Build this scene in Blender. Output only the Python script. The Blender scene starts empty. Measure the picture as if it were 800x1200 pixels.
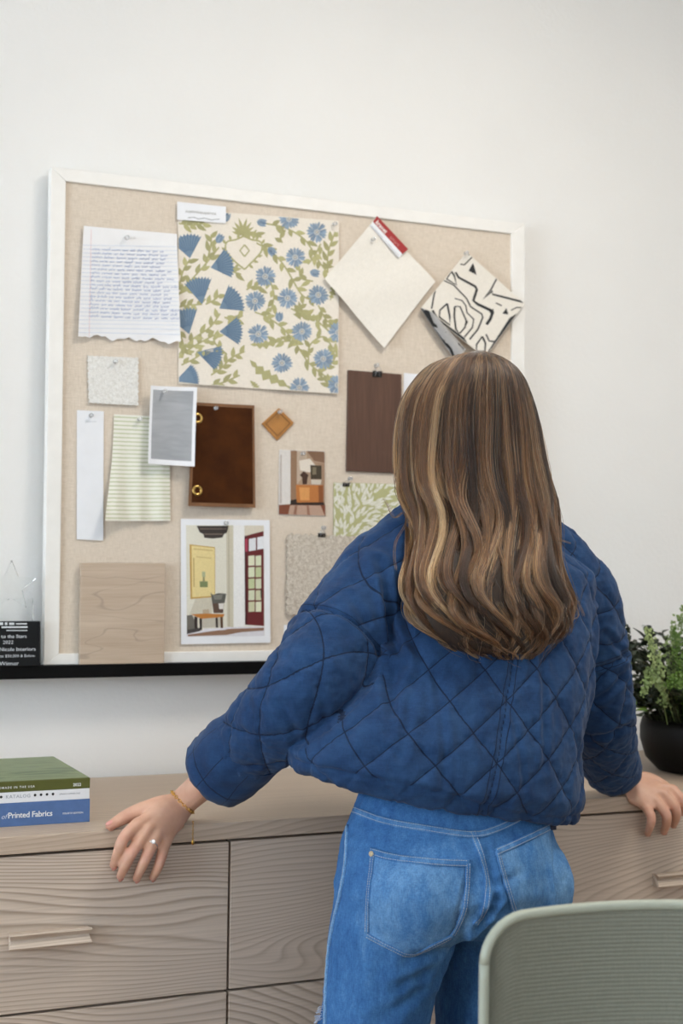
import bpy, bmesh, math, random
import numpy as np
from mathutils import Vector, Matrix, noise as mnoise
from mathutils.bvhtree import BVHTree
from mathutils.kdtree import KDTree

random.seed(7)
rng = np.random.default_rng(7)
SC = bpy.context.scene
COL = SC.collection
PI = math.pi

# ------------------------------------------------------------------ camera, light, exposure
CAM = np.array([0.0, -3.055, 1.35])
FPX = 1700.0
YAW, PITCH, ROLL = math.radians(23.8), math.atan(55 / 1700.0), 0.0125
_f0 = np.array([math.sin(YAW), math.cos(YAW), 0]); _r0 = np.array([math.cos(YAW), -math.sin(YAW), 0]); _z = np.array([0, 0, 1.0])
CF = _f0 * math.cos(PITCH) + _z * math.sin(PITCH)
_u0 = _z * math.cos(PITCH) - _f0 * math.sin(PITCH)
CR = _r0 * math.cos(ROLL) + _u0 * math.sin(ROLL)
CU = _u0 * math.cos(ROLL) - _r0 * math.sin(ROLL)
cd = bpy.data.cameras.new('camera'); cam = bpy.data.objects.new('camera', cd); COL.objects.link(cam)
cam.matrix_world = Matrix(((CR[0], CU[0], -CF[0], CAM[0]), (CR[1], CU[1], -CF[1], CAM[1]), (CR[2], CU[2], -CF[2], CAM[2]), (0, 0, 0, 1)))
cd.sensor_fit = 'AUTO'; cd.sensor_width = 36.0; cd.lens = FPX / 1200 * 36.0
cd.clip_start = 0.05
cd.dof.use_dof = True; cd.dof.focus_distance = 2.42; cd.dof.aperture_fstop = 4.5
SC.camera = cam
SC.view_settings.view_transform = 'Standard'; SC.view_settings.look = 'None'
SC.view_settings.gamma = 1.0; SC.view_settings.use_curve_mapping = False
SC.view_settings.exposure = -0.22

W = bpy.data.worlds.new('sky'); SC.world = W; W.use_nodes = True
_bg = W.node_tree.nodes['Background']; _bg.inputs[0].default_value = (0.75, 0.87, 1.0, 1); _bg.inputs[1].default_value = 1.6

def area_light(name, loc, target, sx, sy, power, color):
    l = bpy.data.lights.new(name, 'AREA'); l.shape = 'RECTANGLE'; l.size = sx; l.size_y = sy; l.energy = power; l.color = color
    o = bpy.data.objects.new(name, l); COL.objects.link(o); o.location = loc
    o.rotation_euler = (Vector(target) - Vector(loc)).to_track_quat('-Z', 'Y').to_euler()
    return o
# daylight through the two windows: left wall, and the wall behind the camera
area_light('window_daylight', (-3.36, -2.25, 1.65), (1.0, -1.4, 1.3), 2.3, 1.7, 122, (0.75, 0.875, 1.0))
area_light('rear_window_daylight', (0.1, -4.86, 1.75), (0.8, 0, 1.9), 2.6, 1.6, 14, (1.0, 0.97, 0.92))
# added overhead fill: warms and brightens the top and right of the wall
area_light('added_ceiling_fill', (1.5, -1.45, 3.0), (1.5, -1.45, 0), 0.6, 0.6, 29, (1.0, 0.93, 0.84))

def ray(px, py):
    d = CF * FPX + CR * (px - 400) - CU * (py - 600)
    return d / np.linalg.norm(d)
def on_y(px, py, y):
    d = ray(px, py); return CAM + d * ((y - CAM[1]) / d[1])
def on_z(px, py, z):
    d = ray(px, py); return CAM + d * ((z - CAM[2]) / d[2])
def proj(P):
    v = np.asarray(P, float) - CAM; z = v @ CF
    return np.stack([400 + FPX * (v @ CR) / z, 600 - FPX * (v @ CU) / z], -1)

# ------------------------------------------------------------------ materials
def lin(c):
    return tuple(((x / 255) / 12.92 if x / 255 <= 0.04045 else ((x / 255 + 0.055) / 1.055) ** 2.4) for x in c[:3]) + (1.0,)
class NT:
    """small wrapper round a material's node tree"""
    def __init__(s, name):
        s.m = bpy.data.materials.new(name); s.m.use_nodes = True
        s.t = s.m.node_tree; s.b = s.t.nodes['Principled BSDF']
    def n(s, typ, **kw):
        nd = s.t.nodes.new(typ)
        for k, v in kw.items(): setattr(nd, k, v)
        return nd
    def l(s, a, b): s.t.links.new(a, b)
    def v(s, sock, val):
        if hasattr(val, 'is_output') or isinstance(val, bpy.types.NodeSocket): s.l(val, sock)
        else: sock.default_value = val
    def math(s, op, a, b=None, c=None):
        nd = s.n('ShaderNodeMath', operation=op)
        for i, x in enumerate((a, b, c)):
            if x is not None: s.v(nd.inputs[i], x)
        return nd.outputs[0]
    def coord(s, which='Object', scale=(1, 1, 1), loc=(0, 0, 0), rot=(0, 0, 0)):
        tc = s.n('ShaderNodeTexCoord'); mp = s.n('ShaderNodeMapping')
        mp.inputs['Scale'].default_value = scale; mp.inputs['Location'].default_value = loc; mp.inputs['Rotation'].default_value = rot
        s.l(tc.outputs[which], mp.inputs[0]); return mp.outputs[0]
    def noise(s, vec, scale, detail=4, rough=0.55, dist=0.0, w=None):
        nd = s.n('ShaderNodeTexNoise')
        if w is not None:
            nd.noise_dimensions = '4D'; s.v(nd.inputs['W'], w)
        s.l(vec, nd.inputs['Vector']); nd.inputs['Scale'].default_value = scale; nd.inputs['Detail'].default_value = detail
        nd.inputs['Roughness'].default_value = rough; nd.inputs['Distortion'].default_value = dist
        return nd.outputs['Fac']
    def ramp(s, fac, stops, interp='LINEAR'):
        nd = s.n('ShaderNodeValToRGB'); cr = nd.color_ramp; cr.interpolation = interp
        while len(cr.elements) > 1: cr.elements.remove(cr.elements[-1])
        for i, (p, c) in enumerate(stops):
            e = cr.elements[0] if i == 0 else cr.elements.new(p)
            e.position = p; e.color = c
        s.l(fac, nd.inputs[0]); return nd.outputs[0]
    def mix(s, fac, a, b, mode='MIX'):
        nd = s.n('ShaderNodeMix', data_type='RGBA', blend_type=mode)
        s.v(nd.inputs[0], fac); s.v(nd.inputs[6], a); s.v(nd.inputs[7], b); return nd.outputs[2]
    def bump(s, h, strength, dist, prev=None):
        nd = s.n('ShaderNodeBump'); nd.inputs['Strength'].default_value = strength; nd.inputs['Distance'].default_value = dist
        s.l(h, nd.inputs['Height'])
        if prev is not None: s.l(prev, nd.inputs['Normal'])
        return nd.outputs[0]
    def done(s, color=None, rough=None, normal=None, **kw):
        if color is not None: s.v(s.b.inputs['Base Color'], color)
        if rough is not None: s.v(s.b.inputs['Roughness'], rough)
        if normal is not None: s.l(normal, s.b.inputs['Normal'])
        for k, val in kw.items(): s.v(s.b.inputs[k.replace('_', ' ')], val)
        return s.m

def plain(name, c, rough=0.5, var=0.06, scale=30, bump=0.0, **kw):
    """even colour with a little procedural mottling"""
    t = NT(name); co = t.coord()
    f = t.noise(co, scale, 3)
    a = lin([max(0, x * (1 - var)) for x in c]); b = lin([min(255, x * (1 + var)) for x in c])
    nm = t.bump(t.noise(co, scale * 8, 2), bump, 0.001) if bump else None
    return t.done(t.ramp(f, [(0.3, a), (0.7, b)]), rough, nm, **kw)

def cloth_mat(name, c, thread=900, var=0.05, bump=0.25, rough=0.9, sheen=0.15):
    """woven cloth: fine warp and weft"""
    t = NT(name); co = t.coord('UV')
    sx = t.n('ShaderNodeSeparateXYZ'); t.l(co, sx.inputs[0])
    a = t.noise(t.coord('UV', (thread * 0.08, thread, 1)), 1, 2)
    b = t.noise(t.coord('UV', (thread, thread * 0.08, 1)), 1, 2)
    w = t.math('ADD', t.math('MULTIPLY', a, 0.5), t.math('MULTIPLY', b, 0.5))
    lo = lin([x * (1 - var) for x in c]); hi = lin([min(255, x * (1 + var)) for x in c])
    return t.done(t.ramp(w, [(0.36, lo), (0.64, hi)]), rough, t.bump(w, bump, 0.0008), Sheen_Weight=sheen)

# ------------------------------------------------------------------ objects
def obj(name, me, mats=(), parent=None):
    if not isinstance(mats, (list, tuple)): mats = [mats]
    o = bpy.data.objects.new(name, me); COL.objects.link(o)
    for m in mats: me.materials.append(m)
    if parent is not None: o.parent = parent
    return o
def tag(o, label, cat, group=None):
    o['label'] = label; o['category'] = cat
    if group: o['group'] = group
    return o
def empty(name, loc=(0, 0, 0)):
    o = bpy.data.objects.new(name, None); COL.objects.link(o); o.location = loc; o.empty_display_size = 0.05
    return o
def structure(o): o['kind'] = 'structure'; return o

class MB:
    """collects vertices and faces (with material slots) into one mesh"""
    def __init__(s): s.v = []; s.f = []; s.m = []; s.uv = None
    def add(s, vs, fs, mi=0):
        k = len(s.v); s.v.extend([tuple(p) for p in vs]); s.f.extend([tuple(i + k for i in f) for f in fs]); s.m.extend([mi] * len(fs))
    def box(s, x0, x1, y0, y1, z0, z1, mi=0):
        s.add([(x0, y0, z0), (x1, y0, z0), (x1, y1, z0), (x0, y1, z0), (x0, y0, z1), (x1, y0, z1), (x1, y1, z1), (x0, y1, z1)],
              [(0, 3, 2, 1), (4, 5, 6, 7), (0, 1, 5, 4), (1, 2, 6, 5), (2, 3, 7, 6), (3, 0, 4, 7)], mi)
    def prism(s, poly, d, ax=1, mi=0):
        """polygon (list of 3D points) extruded by vector d"""
        n = len(poly); q = [tuple(np.add(p, d)) for p in poly]
        s.add(list(poly) + q, [tuple(range(n))[::-1], tuple(range(n, 2 * n))] + [(i, (i + 1) % n, n + (i + 1) % n, n + i) for i in range(n)], mi)
    def rings(s, R, closed=True, caps=True, mi=0):
        """list of rings (each n points) lofted"""
        n = len(R[0]); fs = []
        for i in range(len(R) - 1):
            for j in range(n if closed else n - 1):
                a = i * n + j; b = i * n + (j + 1) % n; fs.append((a, b, b + n, a + n))
        if caps:
            fs.append(tuple(range(n))[::-1]); fs.append(tuple(range((len(R) - 1) * n, len(R) * n)))
        s.add([p for r in R for p in r], fs, mi)
    def tube(s, P, r, n=8, mi=0, caps=True):
        P = np.asarray(P, float); r = np.full(len(P), r) if np.isscalar(r) else np.asarray(r)
        s.rings(tube_rings(P, r, n), True, caps, mi)
    def lathe(s, prof, c, n=32, mi=0, caps=True):
        s.rings([[(c[0] + r * math.cos(2 * PI * j / n), c[1] + r * math.sin(2 * PI * j / n), c[2] + z) for j in range(n)] for r, z in prof], True, caps, mi)
    def build(s, name, mats=(), parent=None, smooth=False, bevel=0.0, segs=2, loc=None):
        me = bpy.data.meshes.new(name)
        vs = s.v
        if loc is not None: vs = [(p[0] - loc[0], p[1] - loc[1], p[2] - loc[2]) for p in vs]
        me.from_pydata(vs, [], s.f)
        me.polygons.foreach_set('material_index', s.m)
        if smooth: me.polygons.foreach_set('use_smooth', [True] * len(s.f))
        me.update()
        if bevel > 0:
            bm = bmesh.new(); bm.from_mesh(me)
            bmesh.ops.remove_doubles(bm, verts=bm.verts, dist=1e-6)
            es = [e for e in bm.edges if len(e.link_faces) == 2 and e.calc_face_angle() > 0.5]
            bmesh.ops.bevel(bm, geom=es, offset=bevel, segments=segs, affect='EDGES', profile=0.6, clamp_overlap=True)
            bm.to_mesh(me); bm.free()
        o = obj(name, me, mats, parent)
        if loc is not None: o.location = loc
        return o

def tube_rings(P, r, n, r2=None, up=None):
    """rings round a polyline; r2 = half size in the other direction, up = fixed reference vector"""
    P = np.asarray(P, float); T = np.gradient(P, axis=0); T /= np.linalg.norm(T, axis=1)[:, None]
    ref = np.array(up if up is not None else ((0, 0, 1) if abs(T[0][2]) < 0.9 else (1, 0, 0)), float)
    R = []
    for i in range(len(P)):
        a = ref - T[i] * (ref @ T[i]); a /= np.linalg.norm(a); b = np.cross(T[i], a)
        if up is None: ref = a
        rb = r[i] if r2 is None else r2[i]
        R.append([P[i] + a * math.cos(2 * PI * j / n) * r[i] + b * math.sin(2 * PI * j / n) * rb for j in range(n)])
    return R
def spline(P, n):
    """Catmull-Rom through P, n samples"""
    P = np.asarray(P, float); k = len(P)
    Q = np.vstack([2 * P[0] - P[1], P, 2 * P[-1] - P[-2]])
    out = []
    for t in np.linspace(0, k - 1, n):
        i = min(int(t), k - 2); u = t - i; a, b, c, d = Q[i], Q[i + 1], Q[i + 2], Q[i + 3]
        out.append(0.5 * (2 * b + (c - a) * u + (2 * a - 5 * b + 4 * c - d) * u * u + (3 * b - a - 3 * c + d) * u ** 3))
    return np.array(out)
def text_mesh(body, size=1.0, bold=0.0, shear=0.0, spacing=1.0, align='LEFT'):
    """vertices (x, y) and faces of flat lettering in Blender's own font"""
    cu = bpy.data.curves.new('lettering', 'FONT'); cu.body = body; cu.size = size; cu.offset = bold; cu.shear = shear
    cu.space_character = spacing; cu.align_x = align; cu.resolution_u = 2
    o = bpy.data.objects.new('lettering', cu); COL.objects.link(o)
    dg = bpy.context.evaluated_depsgraph_get(); me = o.evaluated_get(dg).to_mesh()
    vs = [(v.co.x, v.co.y) for v in me.vertices]; fs = [tuple(p.vertices) for p in me.polygons]
    o.to_mesh_clear(); bpy.data.objects.remove(o); bpy.data.curves.remove(cu)
    return vs, fs
# ------------------------------------------------------------------ the setting
def wall_mat():
    t = NT('painted_wall'); co = t.coord('Object')
    a = t.noise(co, 95, 3, 0.6); b = t.noise(co, 230, 2)
    h = t.math('ADD', t.ramp(a, [(0.42, (0, 0, 0, 1)), (0.62, (1, 1, 1, 1))]), t.math('MULTIPLY', b, 0.4))
    return t.done(t.ramp(t.noise(co, 3, 2), [(0.3, lin((237, 236, 233))), (0.7, lin((240, 239, 236)))]), 0.75, t.bump(h, 0.22, 0.0012))
WALLM = wall_mat()
RX0, RX1, RY0, RZ1 = -3.4, 3.3, -4.9, 3.05
def slab(name, x0, x1, y0, y1, z0, z1, m):
    mb = MB(); mb.box(x0, x1, y0, y1, z0, z1); return structure(mb.build(name, m))
slab('wall_back', RX0 - .12, RX1 + .12, 0, .12, 0, RZ1, WALLM)
slab('wall_right', RX1, RX1 + .12, RY0, 0, 0, RZ1, WALLM)
CEILM = plain('ceiling_paint', (238, 236, 231), 0.85, 0.01)
slab('ceiling', RX0 - .12, RX1 + .12, RY0 - .12, .12, RZ1, RZ1 + .1, CEILM)
# left wall and rear wall: each with a window opening
def wall_with_hole(name, axis, pos, thick, a0, a1, h0, h1, w0, w1):
    mb = MB()
    for (s0, s1, z0, z1) in ((a0, w0, 0, RZ1), (w1, a1, 0, RZ1), (w0, w1, 0, h0), (w0, w1, h1, RZ1)):
        if axis == 'x': mb.box(pos - thick, pos, s0, s1, z0, z1)
        else: mb.box(s0, s1, pos - thick, pos, z0, z1)
    return structure(mb.build(name, WALLM))
wall_with_hole('wall_left', 'x', RX0, .12, RY0, 0, .75, 2.55, -3.25, -0.85)
wall_with_hole('wall_rear', 'y', RY0, .12, RX0 - .12, RX1 + .12, .9, 2.8, -1.25, 1.45)
TRIMM = plain('white_trim_paint', (240, 239, 236), 0.45, 0.01)
GLASS = NT('window_glass').done((0.95, 0.98, 1, 1), 0.02, Transmission_Weight=1.0, IOR=1.01)
def window(name, axis, pos, s0, s1, z0, z1):
    root = MB(); t = .05
    def bx(mb, a0, a1, b0, b1, d0, d1):
        if axis == 'x': mb.box(pos + d0, pos + d1, a0, a1, b0, b1)
        else: mb.box(a0, a1, pos + d0, pos + d1, b0, b1)
    for a in ((s0, s0 + t, z0, z1), (s1 - t, s1, z0, z1), (s0 + t, s1 - t, z0, z0 + t), (s0 + t, s1 - t, z1 - t, z1)): bx(root, *a, -.1, -.05)
    r = structure(root.build(name, TRIMM))
    mb = MB(); mid = (s0 + s1) / 2; bx(mb, mid - .02, mid + .02, z0 + t, z1 - t, -.095, -.055); mb.build('mullion', TRIMM, r)
    for a, b in ((s0 + t, mid - .02), (mid + .02, s1 - t)):
        mb = MB(); bx(mb, a, b, z0 + t, z1 - t, -.08, -.075); mb.build('pane', GLASS, r)
    mb = MB(); bx(mb, s0 - .04, s1 + .04, z0 - .025, z0, -.12, .05); mb.build('sill', TRIMM, r)
window('window_1', 'x', RX0, -3.45, -1.05, .75, 2.55)
window('window_2', 'y', RY0, -1.25, 1.45, .9, 2.8)
for nm, b in (('baseboard_back', (RX0, RX1, -.015, 0)), ('baseboard_right', (RX1 - .015, RX1, RY0, -.015)), ('baseboard_left', (RX0, RX0 + .015, RY0, -.015))):
    slab(nm, *b, 0, .11, TRIMM)
# oak floor laid in boards
def floor_mat():
    t = NT('floor_oak'); oi = t.n('ShaderNodeObjectInfo')
    g = t.noise(t.coord('Object', (3, 40, 3)), 1.2, 5, 0.6, 0.4, t.math('MULTIPLY', oi.outputs['Random'], 40))
    return t.done(t.ramp(g, [(0.3, lin((150, 118, 86))), (0.7, lin((186, 152, 116)))]), 0.42)
FLOORM = floor_mat()
flo = slab('floor', RX0 - .12, RX1 + .12, RY0 - .12, .12, -.12, -.012, plain('subfloor', (90, 75, 60), 0.8))
mb = MB(); mb.box(0, 1.6, .0008, .1642, -.012, 0)
plank = mb.build('plank', FLOORM, flo, bevel=.0015, segs=1)
pm = plank.data; nrow = 30; first = True
for i in range(nrow):
    x = RX0 - (i * 0.53 % 1.6)
    while x < RX1:
        a, b = max(x, RX0), min(x + 1.6, RX1)
        if b - a > .05:
            p = plank if first else plank.copy()
            if not first: COL.objects.link(p)
            first = False
            p.location = (a, RY0 + i * .165, 0); p.scale = ((b - a - .0015) / 1.6, 1, 1) if i < nrow - 1 else ((b - a - .0015) / 1.6, .11 / .165 * .99, 1)
        x += 1.6
# housing for the added overhead fill light, outside the frame
cl = MB(); cl.lathe([(.33, 0), (.34, -.005), (.34, -.03), (.33, -.035), (.322, -.035), (.322, 0)], (1.5, -1.45, RZ1), 40)
clo = tag(cl.build('added_ceiling_lamp', plain('added_lamp_metal', (225, 223, 218), .4, .01), smooth=False), 'round white lamp added on the unseen ceiling as warm fill', 'lamp')

# ------------------------------------------------------------------ dresser
def ash_mat(name, light, mid, dark, axis='x', freq=30.0):
    t = NT(name); oi = t.n('ShaderNodeObjectInfo'); w = t.math('MULTIPLY', oi.outputs['Random'], 57.0)
    sc = (1.1, 4.2, 4.2) if axis == 'x' else (5.2, 0.75, 5.2)
    co = t.coord('Object', sc)
    f = t.noise(co, 1.0, 1.5, 0.4, 0.25, w)
    sx = t.n('ShaderNodeSeparateXYZ'); t.l(t.coord('Object'), sx.inputs[0])
    zz = t.math('MULTIPLY', t.math('ADD', sx.outputs[2], sx.outputs[1]), 112.0)
    k = t.math('FRACT', t.math('ADD', zz, t.math('MULTIPLY', f, freq)))
    fs = (4, 260, 260) if axis == 'x' else (260, 4, 260)
    fine = t.noise(t.coord('Object', fs), 1, 3, 0.6, 0, w)
    patch = t.noise(t.coord('Object', (1.2, 3.5, 3.5)), 1, 2, 0.5, 0, w)
    ring = t.ramp(k, [(0.0, lin(light)), (0.5, lin(mid)), (0.80, lin(dark)), (0.93, lin(mid)), (1.0, lin(light))])
    c1 = t.mix(t.math('ADD', .08, t.math('MULTIPLY', t.ramp(patch, [(0.38, (0, 0, 0, 1)), (0.62, (1, 1, 1, 1))]), 0.6)), ring, lin(mid))
    c2 = t.mix(0.5, c1, t.ramp(fine, [(0.3, (0.80, 0.79, 0.78, 1)), (0.62, (1.08, 1.08, 1.08, 1))]), 'MULTIPLY')
    return t.done(c2, 0.5, t.bump(fine, 0.18, 0.0006), Specular_IOR_Level=0.35)
ASH = ash_mat('pale_ash', (210, 195, 180), (198, 182, 166), (156, 139, 123), freq=46)
ASHTOP = ash_mat('pale_ash_top', (202, 184, 165), (192, 173, 154), (172, 154, 137), freq=26)
DARK = plain('dark_reveal', (18, 16, 15), .9, .02)
DX0, DXC, DW = 0.222, 0.8735, 0.648
YF = -0.602
TOPZ = 0.880
dres = empty('dresser', (0.2, -.3, 0))
tag(dres, 'long pale ash dresser of wide drawers with angled wooden pulls, under the pin board', 'dresser')
def dpart(mb, name, m, parent=dres, bevel=.0015, c=None):
    """part whose origin sits at its own centre so the grain differs from part to part"""
    v = np.array(mb.v); c = tuple((v.min(0) + v.max(0)) / 2) if c is None else c
    o = mb.build(name, m, None, bevel=bevel, loc=c); o.parent = parent
    base = Vector((0, 0, 0)); p = parent
    while p is not None: base += p.location; p = p.parent
    o.location = Vector(c) - base
    return o
DX1 = DXC + 2 * DW + .022
mb = MB(); mb.box(DX0 - .024, DX1, YF - .004, -.016, .850, TOPZ); dpart(mb, 'top_panel', ASHTOP, bevel=.0025)
mb = MB(); mb.box(DX0 - .02, DX1 - .004, YF + .024, -.016, .085, .8485); dpart(mb, 'carcass', DARK)
mb = MB(); mb.box(DX0 - .024, DX0 - .003, YF + .002, -.016, .08, .8495); dpart(mb, 'side_panel', ASH)
mb = MB(); mb.box(DX1 - .021, DX1, YF + .002, -.016, .08, .8495); dpart(mb, 'side_panel', ASH)
mb = MB(); mb.box(DX0, DX1 - .024, YF + .06, -.05, .0, .084); dpart(mb, 'plinth', DARK)
G = .0022
for ci in range(3):
    x0 = DXC + (ci - 1) * DW; x1 = x0 + DW
    for ri, (z0, z1) in enumerate(((.583, .8485), (.318, .583), (.085, .318))):
        mb = MB(); mb.box(x0 + G, x1 - G, YF, YF + .022, z0 + (G if ri < 2 else 0), z1 - (G if ri else .0032))
        c = ((x0 + x1) / 2, YF + .011, (z0 + z1) / 2)
        d = dpart(mb, 'drawer', ASH, c=c)
        # pull: a bar with a V groove along its face, cut off slanting at the ends
        hx = (x0 + x1) / 2 + .002; hz = .7085 - (.8485 - z1) if ri < 2 else .19
        hw = .066
        prof = [(0.0, .012), (-.019, .0135), (-.024, .0105), (-.0155, .002), (-.026, -.010), (-.023, -.013), (0.0, -.013)]
        R = []
        for s in (-1, 1):
            R.append([(hx + s * hw + (0.004 * s if y < -.018 else 0), YF + y, hz + z) for y, z in prof])
        mb = MB(); mb.rings(R); dpart(mb, 'handle', ASH, d, bevel=.0008, c=(hx, YF, hz))

# ------------------------------------------------------------------ black picture ledge
LYF = -.075
LZ1 = on_y(150, 778.2, LYF)[2]; LZ0 = on_y(150, 793.3, LYF)[2]
led = MB(); led.box(.1, 1.93, LYF, 0, LZ0, LZ1)
BLK = plain('black_ledge_paint', (7, 7, 8), .55, .05, 20, Specular_IOR_Level=.15)
tag(led.build('picture_ledge', BLK, bevel=.0012), 'slim black wall ledge that the pin board stands on', 'shelf')
LEDGETOP = LZ1
# ------------------------------------------------------------------ pin board on the ledge
LEAN = 0.019
BP0 = np.array([0.0, -0.062, LEDGETOP]); ES = np.array([1.0, 0, 0]); ET = np.array([0, math.sin(LEAN), math.cos(LEAN)]); EN = np.array([0, -math.cos(LEAN), math.sin(LEAN)])
def BL(s, t, n=0.0): return BP0 + ES * s + ET * t + EN * n
def st(px, py, n=-.006):
    d = ray(px, py); o = BP0 + EN * n; k = ((o - CAM) @ EN) / (d @ EN); p = CAM + d * k - BP0
    return np.array([p @ ES, p @ ET])
_tl, _tr = st(56, 195, 0), st(615, 262, 0); _itl, _itr, _ibl = st(76, 212.3, 0), st(599.5, 273.5, 0), st(70.4, 766, 0)
S0, S1 = (_tl[0] + st(55, 775, 0)[0]) / 2, (_tr[0] + st(614.7, 440, 0)[0]) / 2; T1 = (_tl[1] + _tr[1]) / 2
IS0, IS1 = (_itl[0] + _ibl[0]) / 2, _itr[0]; IT1 = (_itl[1] + _itr[1]) / 2; IT0 = _ibl[1]
PN = -.007
board = empty('pin_board', tuple(BL((S0 + S1) / 2, 0, -.015)))
tag(board, 'large linen pin board in a white frame, leaning on the black ledge', 'pin board')
def bpart(mb, name, m, parent, **kw):
    o = mb.build(name, m, None, **kw)
    base = Vector((0, 0, 0)); p = parent
    while p is not None: base += p.location; p = p.parent
    o.parent = parent; o.location = o.location - base
    return o
FRAMEM = plain('white_frame_paint', (243, 241, 236), .5, .01)
for (a, b, c, d) in (((S0, 0), (IS0, IT0), (IS0, IT1), (S0, T1)), ((S1, T1), (IS1, IT1), (IS1, IT0), (S1, 0)),
                     ((S0, T1), (IS0, IT1), (IS1, IT1), (S1, T1)), ((S1, 0), (IS1, IT0), (IS0, IT0), (S0, 0))):
    mb = MB(); mb.prism([BL(*p, -.026) for p in (a, b, c, d)], EN * .026); bpart(mb, 'frame_rail', FRAMEM, board, bevel=.0012, segs=1)
def linen_mat():
    t = NT('natural_linen'); a = t.noise(t.coord('Object', (60, 60, 900)), 1, 3, .6); b = t.noise(t.coord('Object', (900, 60, 60)), 1, 3, .6)
    w = t.math('ADD', t.math('MULTIPLY', a, .5), t.math('MULTIPLY', b, .5))
    return t.done(t.ramp(w, [(.36, lin((208, 194, 176))), (.64, lin((231, 218, 202)))]), .9, t.bump(w, .3, .0008))
mb = MB(); mb.prism([BL(s, q, -.024) for s, q in ((S0 + .004, .004), (S1 - .004, .004), (S1 - .004, T1 - .004), (S0 + .004, T1 - .004))], EN * (.024 + PN))
bpart(mb, 'linen_panel', linen_mat(), board)

# prints: flat colour areas carried by a colour attribute
def ink_mat():
    t = NT('printed_ink'); at = t.n('ShaderNodeAttribute', attribute_name='ink')
    f = t.noise(t.coord('Object'), 420, 3)
    c = t.mix(1.0, at.outputs['Color'], t.ramp(f, [(.3, (.9, .9, .9, 1)), (.7, (1.05, 1.05, 1.05, 1))]), 'MULTIPLY')
    return t.done(c, .75)
INK = ink_mat()
PAPER = plain('white_paper', (240, 240, 241), .7, .008)
CARDW = plain('white_card', (238, 240, 244), .6, .008)

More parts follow.
